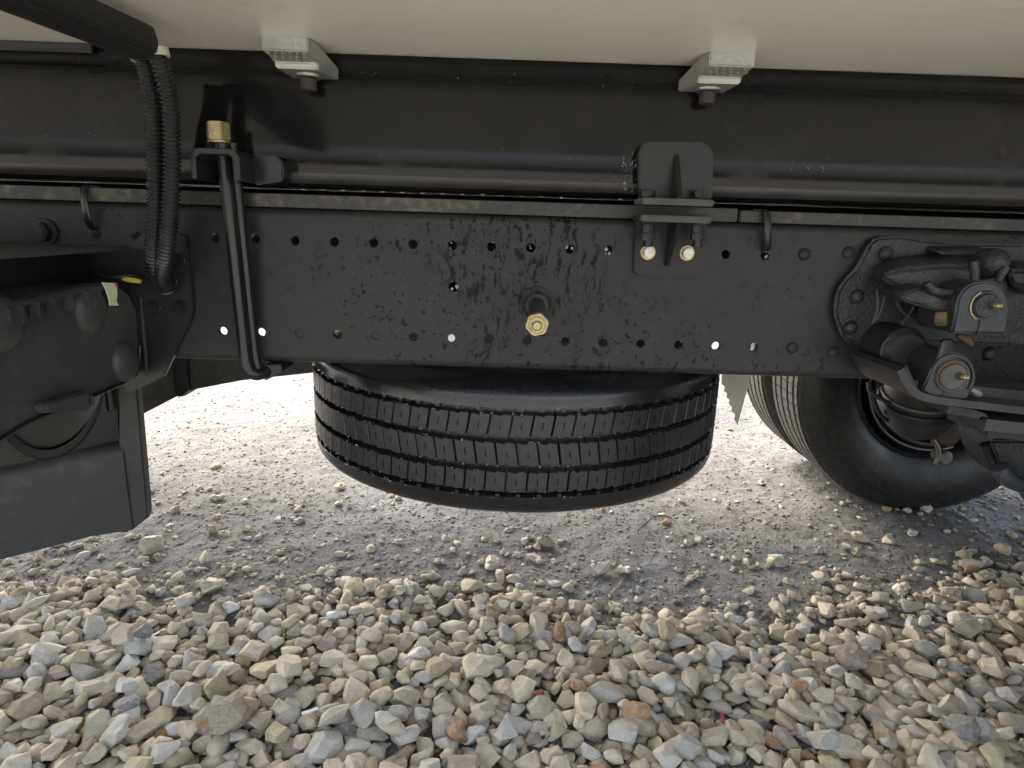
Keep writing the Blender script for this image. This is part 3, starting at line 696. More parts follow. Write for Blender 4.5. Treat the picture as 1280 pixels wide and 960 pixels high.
loft('hanger_arm', 'cast', [(1090, 362), (1130, 350), (1190, 358), (1240, 352), (1240, 395), (1185, 398), (1135, 378), (1095, 372)], D - .05,
     [(1128, 368), (1150, 358), (1195, 376), (1240, 356), (1240, 400), (1200, 398), (1160, 388), (1130, 378)], D - .088, hang, .004)
# cup shaped hollow and ribs round the boss
def arcpts(cx, cy, r, a0, a1, n, Y, ry=None): return [PY(cx + r * math.cos(a), cy - (ry or r) * math.sin(a), Y) for a in np.linspace(math.radians(a0), math.radians(a1), n)]
G().tube(arcpts(1185, 352, 27, 185, 350, 16, D - .086, 14), .0045, 10).build('casting_rib', M['cast'], hang, smooth=60)
G().tube([PY(*q, D - .085) for q in ((1218, 352), (1219, 340), (1217, 326))], .0048, 10).build('casting_rib', M['cast'], hang, smooth=60)
G().tube([PY(*q, D - .085) for q in ((1247, 352), (1252, 342), (1258, 334))], .0048, 10).build('casting_rib', M['cast'], hang, smooth=60)
G().dome(PY(1234, 330, D - .06), (.1, -1, .2), .019, .026).build('casting_lobe', M['cast'], hang, smooth=60)
loft('hanger_arm', 'cast', [(1250, 322), (1300, 322), (1310, 370), (1262, 372)], D - .012, [(1256, 336), (1290, 334), (1298, 362), (1262, 362)], D - .07, hang, .006)
loft('hanger_arm', 'cast', [(1150, 306), (1225, 306), (1245, 322), (1160, 322)], D - .010, [(1172, 312), (1230, 312), (1245, 322), (1180, 322)], D - .035, hang, .003)
def boss(cx, cy, r, ybot, xl, xr, Y, dep, mat, parent, name):
    pts = [PY(xl, ybot, Y)] + arcpts(cx, cy, r, 180, 0, 19, Y) + [PY(xr, ybot, Y)]
    return G().prism(pts, (0, dep, 0), .0025, 3).build(name, M[mat], parent, smooth=50)
yB1 = D - .105
b1 = boss(1229, 385, 33, 417, 1190, 1258, yB1, .07, 'blue', truck, 'pin_boss')
G().box(*(lambda p, q: (p.x - .0008, p.x + .0008, yB1 - .0012, yB1 + .002, q.z, p.z))(PY(1225, 400, yB1), PY(1225, 419, yB1))).build('clamp_slot', M['rubber'], b1)
def pin(cx, cy, r, Y, parent, ringmat='steel', nx=4, ny=2):
    c = PY(cx, cy, Y)
    G().lathe([(r * .80, -.002), (r * 1.02, -.002), (r * 1.06, .0), (r * 1.06, .004)], Matrix.Translation(c) @ Matrix.Rotation(-math.pi / 2, 4, 'X'), 32).build('pin_ring', M['cast' if ringmat == 'gold' else 'rust'], parent)
    c = c + Vector((-.0008, 0, 0))
    G().cyl(c, c + Vector((0, -.005, 0)), r * .84, n=28, bevel=.0012).build('pin_end', M['cast' if ringmat == 'gold' else 'steelpin'], parent)
    n0 = c + Vector((.004, -.005, .001)); ax = Vector((.35, -1, .1)).normalized()
    g = G(); g.hexa(n0, n0 + ax * .005, .0045, .2, .0006); g.build('nipple_base', M['rust'], parent)
    g = G(); g.cyl(n0 + ax * .005, n0 + ax * .008, .0026, n=14); g.dome(n0 + ax * .008, ax, .0034, .0035, 14); g.cyl(n0 + ax * .0085, n0 + ax * .0125, .0022, n=14, bevel=.0008)
    g.build('grease_nipple', M['gold'], parent)
pin(1231, 382, .0165, yB1, b1, 'gold')
G().lathe([(.0168, -.0022), (.0178, -.002), (.0178, .001)], Matrix.Translation(PY(1231, 382, yB1)) @ Matrix.Rotation(-math.pi / 2, 4, 'X'), 20, 2.0, 4.2).build('brass_crescent', M['gold'], b1)
# shackle down to the lower pin
yB2 = D - .118
pts = [PY(*q, yB2) for q in ((1153, 489), (1166, 458), (1174, 445), (1190, 438))] + arcpts(1193, 468, 27, 70, -35, 12, yB2) + [PY(*q, yB2) for q in ((1210, 499), (1182, 502), (1166, 497))]
b2 = G().prism(pts, (0, .075, 0), .003, 3).build('shackle', M['blue'], truck, smooth=50)
G().tube(arcpts(1191, 470, 25.5, 160, -40, 24, yB2 - .0005), .0024, 8).build('shackle_collar', M['blue'], b2, smooth=60)
loft('shackle_side', 'blue', [(1168, 452), (1176, 422), (1194, 424), (1196, 446)], D - .10, [(1170, 452), (1176, 426), (1192, 427), (1192, 446)], D - .117, b2, .002)
pin(1190, 470, .0185, yB2 - .001, b2, 'steel')
G().box(*(lambda p, q: (p.x - .0008, p.x + .0008, yB2 - .0008, yB2 + .002, q.z, p.z))(PY(1180, 488, yB2), PY(1179, 501, yB2))).build('clamp_slot', M['rubber'], b2)
c = PY(1149, 484, D - .10); g = G(); ax = Vector((.55, -.7, .1)).normalized(); g.hexa(c - ax * .006, c + ax * .008, .0115, .2); g.build('pinch_bolt', M['brass'], b2)
c = PY(1178, 398, D - .09); g = G(); g.hexa(c - ax * .006, c + ax * .006, .0095, .2); g.build('pinch_bolt', M['brass'], b1)
g = G(); g.dome(PY(1160, 462, D - .09), (-.5, -.8, .1), .014, .009); g.build('rust_lump', M['rust'], b2, smooth=60)
G().tube([PY(*q, D - .095) for q in ((1150, 474), (1154, 458), (1160, 444))], [.003, .006, .003], 8).build('rust_lump', M['rust'], b2, smooth=60)
G().tube([PY(*q, D - .06) for q in ((1196, 419), (1208, 424), (1215, 431))], [.003, .006, .003], 8).build('rust_lump', M['rust'], b1, smooth=60)
# spring eye behind the shackle
ce = PY(1128, 440, D - .045)
G().cyl(PY(1135, 440, D - .07), Vector((PY(1135, 440, D - .07).x, D + .03, PY(1135, 440, D - .07).z)), .029, n=36, bevel=.008).build('spring_eye', M['rubber'], truck)
G().tube(arcpts(1116, 441, 15, 100, 190, 10, D - .072, 19), .0012, 8).build('eye_rust_edge', M['rust'], truck, smooth=60)
# leaf spring: leaves running to the axle
def leaf(pxs, y0, y1, th, mat, name='spring_leaf'):
    pts = [PY(*q, y0) for q in pxs]; c = catmull(pts, 6); up = []; dn = []
    g = G(); vs = []
    for i, p in enumerate(c):
        t = (c[min(i + 1, len(c) - 1)] - c[max(i - 1, 0)]).normalized(); n = Vector((-t.z, 0, t.x)) * (1 if t.x >= 0 else -1)
        a, b = p + n * th / 2, p - n * th / 2; vs += [a, Vector((a.x, y1, a.z)), Vector((b.x, y1, b.z)), b]
    k = len(c); fs = [(4 * i + j, 4 * i + (j + 1) % 4, 4 * i + 4 + (j + 1) % 4, 4 * i + 4 + j) for i in range(k - 1) for j in range(4)] + [(0, 1, 2, 3), (4 * k - 4, 4 * k - 3, 4 * k - 2, 4 * k - 1)]
    return g.add(vs, fs)
spring = leaf([(1126, 462), (1132, 476), (1143, 490), (1160, 498), (1190, 503), (1240, 509), (1300, 516), (1420, 530)], D - .125, D - .02, .0085, 'dusty').build('leaf_spring', M['dusty'], truck, smooth=40)
leaf([(1185, 512), (1215, 517), (1228, 521), (1229, 523)], D - .12, D - .04, .009, 'dusty').build('leaf', M['cast'], spring, smooth=40)
leaf([(1208, 490), (1240, 494), (1300, 500), (1420, 512)], D - .085, D + .0, .017, 'dusty').build('leaf', M['dusty'], spring, smooth=40)
leaf([(1232, 531), (1270, 535), (1320, 540), (1440, 552)], D - .115, D - .03, .014, 'dusty').build('leaf', M['guard'], spring, smooth=40)
leaf([(1236, 541), (1270, 545), (1320, 552), (1440, 566)], D - .105, D - .03, .010, 'dusty').build('leaf', M['cast'], spring, smooth=40)
# curled tip of the wrapper leaf (deep plate leaning away)
tip = [PY(1092, 450, D - .02), PY(1130, 461, D - .125), PY(1134, 477, D - .125), PY(1143, 491, D - .125), PY(1120, 482, D - .05), PY(1100, 471, D - .02)]
G().prism(tip, (.004, .003, .006), .001).build('leaf_tip', M['dusty'], spring)
G().tube([PY(*q, D - .115) for q in ((1213, 486), (1220, 490), (1226, 494))], [.003, .0055, .003], 8).build('leaf_weld', M['steel'], spring, smooth=60)
# thin brake lines in the gap above the eye
for pts_ in ([(1145, 366), (1141, 385), (1128, 405), (1118, 425)], [(1121, 365), (1122, 380), (1130, 392), (1138, 398)], [(1152, 378), (1154, 395), (1146, 412), (1140, 425)], [(1096, 362), (1097, 385), (1090, 405)], [(1107, 364), (1102, 385), (1094, 402)]):
    G().tube(catmull([PY(*q, D - .04) for q in pts_], 6), .0016, 8).build('brake_line', M['guard'], truck, smooth=60)

# ---------------------------------------------------------------- rear axle and wheels
WX, RZ, RT = 1.19, .385, .388
def rot_y_axis(c): return Matrix.Translation(c) @ Matrix.Rotation(-math.pi / 2, 4, 'X')     # lathe z -> +y
TP = [(.222, -.088), (.232, -.098), (.262, -.108), (.300, -.114), (.333, -.1125), (.352, -.106), (.366, -.0985), (.3755, -.0945), (.381, -.090), (.3835, -.084)]
def road_wheel(yc, inner_out):
    c = Vector((WX, yc, RZ)); prof = list(TP)
    for g0 in (-.060, -.021, .021, .060):
        prof += [(RT - .003, g0 - .0055), (RT - .013, g0 - .003), (RT - .013, g0 + .003), (RT - .003, g0 + .0055)]
    prof += [(r, -z) for r, z in TP[::-1]] + [(.222, -.088)]
    t = G().lathe(prof, rot_y_axis(c), 96).build('rear_tyre', M['wheeltyre'], truck, smooth=35)
    # tread ribs as dusty bands with cross cuts
    g = G(); n = 84
    for z0, z1 in ((-.084, -.066), (-.054, -.027), (-.015, .015), (.027, .054), (.066, .084)):
        for i in range(n):
            a0, a1 = 2 * math.pi * (i + .06) / n, 2 * math.pi * (i + .94) / n; vs = []
            for a in (a0, a1):
                for r in (RT - .006, RT):
                    for z in (z0, z1): vs.append(c + Vector((r * math.cos(a), z, r * math.sin(a))))
            g.add(vs, [(2, 3, 7, 6), (0, 2, 6, 4), (1, 5, 7, 3), (0, 1, 3, 2), (4, 6, 7, 5)])
    g.build('tread_ribs', M['wheeltread'], t, smooth=0, kind='stuff')
    s = inner_out              # side (in y) on which the wheel disc is dished
    rim = [(.222, -.088), (.226, -.094), (.219, -.096), (.212, -.090), (.208, -.070), (.196, -.060), (.194, .060), (.208, .072), (.212, .09), (.222, .094), (.222, .088)]
    G().lathe(rim, rot_y_axis(c), 72).build('rim', M['black'], t, smooth=40)
    G().lathe([(.195, s * .055), (.17, s * .07), (.12, s * .075), (.09, s * .06), (.0, s * .06)], rot_y_axis(c), 64).build('wheel_disc', M['guard'], t, smooth=40)
    return t
YI = 1.79
road_wheel(YI, 1); road_wheel(YI + .262, -1)
road_wheel(2 * 1.258 - YI, -1); road_wheel(2 * 1.258 - YI - .262, 1)
for s, yy in ((-1, YI), (1, 2 * 1.258 - YI)):
    dr = G().lathe([(.0, s * .13), (.10, s * .125), (.155, s * .115), (.165, s * .10), (.168, -s * .02), (.0, -s * .02)], rot_y_axis(Vector((WX, yy, RZ))), 64).build('brake_drum', M['cast'], truck, smooth=40)
    for k in range(3):
        a = 2.2 + k * .75; c = Vector((WX + .12 * math.cos(a), yy + s * .132, RZ + .12 * math.sin(a))); G().hexa(c, c + Vector((0, s * .008, 0)), .009).build('drum_bolt', M['steel'], dr)
ax_ = G(); ax_.cyl((WX, .93, RZ), (WX, 1.68, RZ), .062, n=36); ax_.cyl((WX, 1.08, RZ), (WX, 1.43, RZ), .15, n=48, bevel=.03)
ax_.build('axle_housing', M['cast'], truck, smooth=40)
ax_ = G().cyl((WX, .83, RZ), (WX, .95, RZ), .070, n=36, bevel=.004).build('axle_housing', M['guard'], truck, smooth=40)
# brake chamber with its clamp band, push rod and bracket
def chamber(yc):
    c = PY(1150, 502, yc); ax = Vector((.18, .30, -.9)).normalized(); R = Matrix.Translation(c) @ ax.to_track_quat('Z', 'Y').to_matrix().to_4x4()
    ch = G().lathe([(0, -.085), (.045, -.083), (.062, -.07), (.070, -.045), (.073, -.012), (.075, 0), (.073, .015), (.062, .05), (.045, .07), (0, .075)], R, 48).build('brake_chamber', M['cast'], truck, smooth=45)
    G().lathe([(.072, -.011), (.080, -.011), (.0825, -.006), (.0825, .006), (.080, .011), (.072, .011)], R, 48).build('clamp_band', M['blue'], ch, smooth=40)
    G().lathe([(.071, -.028), (.077, -.028), (.077, -.022), (.071, -.022)], R, 48).build('clamp_band', M['steel'], ch, smooth=40)
    q = PY(1099, 492, yc - .02); G().tube(catmull([PY(1086, 478, yc), PY(1089, 490, yc - .01), PY(1102, 499, yc - .02), PY(1114, 505, yc - .02)], 6), .005, 10).build('band_lug', M['blue'], ch, smooth=60)
    G().tube(catmull([PY(1086, 484, yc), PY(1092, 500, yc - .01), PY(1104, 522, yc), PY(1130, 535, yc + .05)], 6), .0045, 10).build('air_hose', M['rubber'], ch, smooth=60)
    return ch
chamber(1.32)
# shoe-shaped cam plate arc seen in front of the rim
def arc3(cx, cz, r, a0, a1, Y, n=24): return [Vector((cx + r * math.cos(a), Y, cz + r * math.sin(a))) for a in np.linspace(math.radians(a0), math.radians(a1), n)]
G().tube(arc3(WX, RZ, .178, 175, 285, YI - .105), .0055, 10).build('dust_shield_edge', M['guard'], truck, smooth=60)
G().tube(arc3(WX, RZ, .196, 170, 290, YI - .10), .0035, 10).build('dust_shield_edge', M['steel'], truck, smooth=60)
c = PY(1187, 545, 1.55); G().cyl(c, c + Vector((0, .05, 0)), .030, n=28, bevel=.004).build('cam_boss', M['rust'], truck)
c = PY(1183, 573, 1.55); G().cyl(c, c + Vector((0, .04, 0)), .018, n=24, bevel=.003).build('cam_boss', M['steel'], truck)
G().tube(catmull([PY(1166, 550, 1.55), PY(1172, 560, 1.55), PY(1173, 572, 1.55), PY(1169, 580, 1.55)], 6), .006, 10).build('slack_adjuster', M['steel'], truck, smooth=60)
# lower right: U-bolt end, hose and spring seat by the axle
G().tube(catmull([PY(1232, 555, .80), PY(1240, 575, .80), PY(1255, 588, .79), PY(1278, 596, .78), PY(1310, 604, .77)], 8), .0075, 12).build('air_hose', M['rubber'], truck, smooth=60)
G().tube(catmull([PY(1247, 566, .79), PY(1256, 580, .785), PY(1272, 588, .78), PY(1310, 598, .77)], 8), .0028, 10).build('brake_line', M['steel'], truck, smooth=60)
loft('spring_seat', 'cast', [(1236, 548), (1400, 548), (1400, 640), (1290, 640), (1262, 600)], D + .04, [(1236, 550), (1400, 550), (1400, 640), (1292, 632), (1250, 585)], D - .06, truck, .004)
G().tube(catmull([PY(1248, 582, .74), PY(1254, 594, .74), PY(1268, 603, .74), PY(1300, 612, .74)], 8), [.004] + [.010] * 23 + [.010], 12).build('u_bolt', M['blue'], truck, smooth=60)
# pale toothed sheet hanging by the rear wheels
sh_ = [(903, 452), (941, 452), (936, 480), (922, 531), (918, 524), (919, 518), (914, 514), (915, 509), (911, 505), (912, 500), (908, 497), (909, 492), (905, 489), (906, 483), (902, 480)]
G().prism([PY(*q, 1.62) for q in sh_], (0, .004, 0)).build('mud_guard_sheet', M['flap'], truck)

# ---------------------------------------------------------------- spare wheel
SC = Vector((.02, 1.235, H - .3165)); RS = .3835
spare = empty('spare_wheel', SC, 'new black spare wheel hanging flat under the truck frame', 'spare wheel')
gz = (-.0622, -.0228, .021, .0622)
prof = [(.222, -.085), (.230, -.095), (.258, -.106), (.296, -.1125), (.330, -.111), (.350, -.1055), (.366, -.098), (.3755, -.0925), (.380, -.0865)]
half = prof + [(RS - .0015, -.080), (RS - .0005, -.0665), (RS - .0125, -.0635), (RS - .0125, 0)]
full = half[:-1] + [(RS - .0125, -.02), (RS - .0125, .02)] + [(r, -z) for r, z in half[:-1][::-1]] + [half[0]]
tyre = G().lathe(full, Matrix.Translation(SC), 160).build('tyre', M['tyre'], spare, smooth=35)
G().lathe([(RS - .0118, -.0635), (RS - .0118, .0635)], Matrix.Translation(SC), 160).build('groove_floor', M['groove'], tyre, smooth=40)
# shoulder notches standing along the two outer grooves
g = G()
for sgn in (-1, 1):
    for i in range(160):
        a = 2 * math.pi * i / 160
        if i % 2: continue
        for da, dz in ((0, 0),):
            vs = []
            for aa in (a, a + .016):
                for r in (RS - .012, RS - .0008):
                    for z in (.0618, .0668): vs.append(SC + Vector((r * math.cos(aa), r * math.sin(aa), sgn * z)))
            g.add(vs, [(2, 3, 7, 6), (0, 2, 6, 4), (1, 5, 7, 3), (0, 1, 3, 2), (4, 6, 7, 5)])
g.build('shoulder_notches', M['tyre'], tyre, smooth=0, kind='stuff')
NB = 80; pitch = 2 * math.pi / NB * RS
def block_mesh(wz, slant, flip):
    hw, hz = pitch / 2 - .0012, wz / 2; j = .0026
    o = [(-hw, -hz), (-hw * .1, -hz + j), (hw * .12, -hz - j * .4), (hw, -hz + j * .2), (hw, hz - j * .5), (hw * .15, hz), (-hw * .1, hz - j), (-hw, hz - j * .1)]
    o = [(x + slant * z, z) for x, z in o]; bm = bmesh.new(); nseg = len(o); dep = .0115
    yv = lambda x: -(RS - x * x / (2 * RS))       # outward is -y in block space
    top_in = [(x * .955, z * .965) for x, z in o]
    T = [bm.verts.new((x, yv(x), z)) for x, z in top_in]; S = [bm.verts.new((x, yv(x) + .0009, z)) for x, z in o]; Bt = [bm.verts.new((x * 1.02, yv(x) + dep, z * 1.03)) for x, z in o]
    for i in range(nseg):
        k = (i + 1) % nseg; bm.faces.new((T[i], T[k], S[k], S[i])); bm.faces.new((S[i], S[k], Bt[k], Bt[i]))
    s = [(-.0007, -.005), (.0002, -.0055), (.0007, -.005), (.0007, .005), (.0002, .0055), (-.0007, .005), (-.0009, .001), (-.0009, -.001)]
    s = [(x + slant * z, z) for x, z in s]
    order = [0, 1, 2, 3, 4, 5, 6, 7]
    I = [bm.verts.new((x, yv(x), z)) for x, z in s]; J = [bm.verts.new((x, yv(x) + .004, z)) for x, z in s]
    # bridge outer top ring to slit ring (matching by angle)
    mp = {0: 0, 1: 1, 2: 1, 3: 2, 4: 3, 5: 4, 6: 4, 7: 5}
    seq = [0, 1, 1, 2, 3, 4, 4, 5]
    for i in range(nseg):
        k = (i + 1) % nseg; a, b = seq[i], seq[k]
        if i == 7:
            bm.faces.new((T[7], I[5], I[6], I[7], I[0], T[0]))
        elif a == b: bm.faces.new((T[i], I[a], T[k]))
        else: bm.faces.new((T[i], I[a], I[b], T[k]))
    for i in range(8): bm.faces.new((I[i], I[(i + 1) % 8], J[(i + 1) % 8], J[i]))
    bm.faces.new(J); bmesh.ops.recalc_face_normals(bm, faces=bm.faces[:])
    me = bpy.data.meshes.new('tread_block'); bm.to_mesh(me); bm.free(); me.materials.append(M['block']); return me
ribs = [((gz[0] + gz[1]) / 2, gz[1] - gz[0] - .0085, .06, 0), ((gz[1] + gz[2]) / 2, gz[2] - gz[1] - .0085, -.16, .5), ((gz[2] + gz[3]) / 2, gz[3] - gz[2] - .0085, .16, .15)]
for zc_, wz, sl_, ph in ribs:
    me = block_mesh(wz, sl_, 0)
    for i in range(NB):
        o = bpy.data.objects.new('tread_block', me); col.objects.link(o)
        a = 2 * math.pi * (i + ph + random.uniform(-.012, .012)) / NB
        o.parent = tyre; o.location = (0, 0, zc_); o.rotation_euler = (0, 0, a); o.matrix_parent_inverse = Matrix.Translation(SC)
g = G()
for zc_ in gz:
    for _ in range(110):
        a = random.uniform(-2.9, -.25); r = RS + .0002; z = zc_ + random.choice((-1, 1)) * random.uniform(.0035, .006)
        bead(g, SC + Vector((r * math.cos(a), r * math.sin(a), z)), random.choice((.0006, .0009, .0013)), Vector((math.cos(a), math.sin(a), 0)))
g.build('water_droplet', M['drop'], tyre, smooth=80, kind='stuff')
rim = G().lathe([(.222, -.085), (.226, -.093), (.218, -.094), (.208, -.07), (.194, -.055), (.194, .055), (.208, .07), (.218, .094), (.226, .093), (.222, .085)], Matrix.Translation(SC), 72).build('rim', M['guard'], spare, smooth=40)
G().lathe([(.194, .02), (.16, .035), (.10, .038), (.075, .02), (.0, .02)], Matrix.Translation(SC), 64).build('wheel_disc', M['guard'], spare, smooth=40)
# carrier above it, belongs to the truck
G().box(-.05, .09, D + .02, D + .75, zb + .002, zb + .03, .003).build('spare_carrier_bar', M['black'], truck)
G().cyl((SC.x, SC.y, zb), (SC.x, SC.y, SC.z + .02), .012, n=16).build('carrier_chain_bar', M['steel'], truck)
G().lathe([(.05, .0), (.33, -.003), (.335, .012), (.05, .02)], Matrix.Translation((SC.x, SC.y, zb - .001 - .012)), 64).build('spare_carrier_ring', M['black'], truck)

# ---------------------------------------------------------------- stones
def dirs_ico(sub):
    bm = bmesh.new(); bmesh.ops.create_icosphere(bm, subdivisions=sub, radius=1); v = np.array([p.co[:] for p in bm.verts]); f = np.array([[q.index for q in p.verts] for p in bm.faces]); bm.free(); return v, f
def cut_stone(seed, level):
    """a lump cut by random planes; level 0 plain facets, 1 worn edges, 2 worn edges, subdivided and roughened"""
    r = np.random.default_rng(seed + 1000); n = int(r.integers(9, 15)); N = []
    while len(N) < n:
        q = r.normal(size=3); q /= np.linalg.norm(q)
        if all(q @ p < .80 for p in N): N.append(q)
    bm = bmesh.new(); bmesh.ops.create_cube(bm, size=2.0)
    for v in bm.verts: v.co += Vector(r.uniform(-.25, .25, 3).tolist())
    for q in N:
        d = r.uniform(.50, .82); res = bmesh.ops.bisect_plane(bm, geom=bm.verts[:] + bm.edges[:] + bm.faces[:], plane_co=(Vector(q) * d), plane_no=Vector(q), clear_outer=True)
        ed = [e for e in bm.edges if e.is_boundary]
        if ed: bmesh.ops.contextual_create(bm, geom=ed)
    bmesh.ops.remove_doubles(bm, verts=bm.verts[:], dist=.05)
    ax = Vector((1, r.uniform(.62, .95), r.uniform(.36, .64)))
    for v in bm.verts: v.co = Vector((v.co.x * ax.x, v.co.y * ax.y, v.co.z * ax.z))
    if level: bmesh.ops.bevel(bm, geom=bm.edges[:], offset=float(r.uniform(.035, .075)), segments=1 if level == 1 else 2, profile=.6, affect='EDGES', clamp_overlap=True)
    bmesh.ops.triangulate(bm, faces=bm.faces[:])
    if level == 2:
        for _ in range(3):
            el = [e for e in bm.edges if e.calc_length() > .13]
            if el: bmesh.ops.subdivide_edges(bm, edges=el, cuts=1, use_grid_fill=True)
            bmesh.ops.triangulate(bm, faces=bm.faces[:])
        bm.normal_update()
        for v in bm.verts:
            k = mnoise.fractal(v.co * 2.0 + Vector((seed, 0, 0)), 1., 2., 3) * .035 + mnoise.fractal(v.co * 9 + Vector((0, seed, 0)), 1., 2., 3) * .014
            v.co += v.normal * k
    bmesh.ops.recalc_face_normals(bm, faces=bm.faces[:]); bm.verts.index_update()
    p = np.array([v.co[:] for v in bm.verts]); f = np.array([[v.index for v in q.verts] for q in bm.faces]); bm.free()
    return p, f
NP = 40
SH = {k: [cut_stone(i, k) for i in range(NP)] for k in (0, 1, 2)}
for i in range(NP):
    c = (SH[0][i][0].max(0) + SH[0][i][0].min(0)) / 2; m = np.abs(SH[0][i][0] - c).max()
    for k in SH: SH[k][i] = ((SH[k][i][0] - c) / m, SH[k][i][1])
EXT = [np.abs(p).max(0) for p, f in SH[0]]
PAL = [('cream', (.66, .575, .425), 34), ('beige', (.58, .50, .375), 28), ('light grey', (.54, .51, .445), 20), ('tan', (.42, .335, .22), 7), ('yellowish', (.53, .46, .29), 7), ('pinkish brown', (.38, .31, .25), 6), ('slate grey', (.20, .205, .21), 2), ('rusty orange', (.36, .20, .09), 1.2), ('off white', (.66, .64, .57), 6)]
PW = np.array([p[2] for p in PAL]); PW = PW / PW.sum()
edge_px = [(-300, 742), (0, 733), (120, 722), (200, 742), (300, 738), (400, 731), (520, 733), (600, 742), (700, 748), (800, 768), (900, 772), (1000, 765), (1060, 738), (1100, 735), (1150, 742), (1200, 706), (1280, 700), (1600, 690)]
ex, ey = zip(*[(PZ(*q).x, PZ(*q).y) for q in edge_px]); o_ = np.argsort(ex); ex = np.array(ex)[o_]; ey = np.array(ey)[o_]
edge = lambda x: np.interp(x, ex, ey) - .075
CELL = .004; HX0, HX1, HY0, HY1 = -2.1, 2.3, -.2, 2.6
hx = np.arange(HX0, HX1, CELL); hy = np.arange(HY0, HY1, CELL); HF = ground_h(*np.meshgrid(hx, hy))
stones = []                    # x, y, z, rot matrix, size(half length), proto, palette, flags
def put(x, y, L, proto=None, pal=None, tilt=.16, force=None, sink=.22):
    i = int(rng.integers(NP)) if proto is None else proto; e = EXT[i] * L
    yaw = rng.uniform(0, 2 * math.pi); tx, ty = rng.normal(0, tilt, 2)
    if rng.random() < .08: tx += rng.choice([-1, 1]) * rng.uniform(.6, 1.2)
    R = np.array((Matrix.Rotation(yaw, 3, 'Z') @ Matrix.Rotation(tx, 3, 'X') @ Matrix.Rotation(ty, 3, 'Y')))
    pts = SH[0][i][0] * L @ R.T; mn, mx = pts.min(0), pts.max(0); r0, r1 = (mx[0] - mn[0]) / 2, (mx[1] - mn[1]) / 2; hz = -mn[2]
    A = (R[:2, :] * e) @ (R[:2, :] * e).T; Ai = np.linalg.inv(A)
    a0, a1 = max(0, int((x - r0 - HX0) / CELL)), int((x + r0 - HX0) / CELL) + 2; b0, b1 = max(0, int((y - r1 - HY0) / CELL)), int((y + r1 - HY0) / CELL) + 2
    sub = HF[b0:b1, a0:a1]
    if sub.size < 4: return None
    dx = hx[a0:a1][None, :] - x; dy = hy[b0:b1][:, None] - y
    q = Ai[0, 0] * dx * dx + 2 * Ai[0, 1] * dx * dy + Ai[1, 1] * dy * dy; inn = q < 1
    if not inn.any(): return None
    base = np.percentile(sub[inn], 42); z = base + hz * (1 - sink)
    top = z + hz * np.sqrt(np.clip(1 - q, 0, 1)); top = np.where(inn, top * 1., -9)
    HF[b0:b1, a0:a1] = np.maximum(sub, np.where(inn, z + hz * .82 * np.sqrt(np.clip(1 - q, 0, 1)), -9))
    s = dict(p=(x, y, z), R=R, L=L, i=i, pal=int(rng.choice(len(PAL), p=PW)) if pal is None else pal, hz=hz)
    stones.append(s); return s
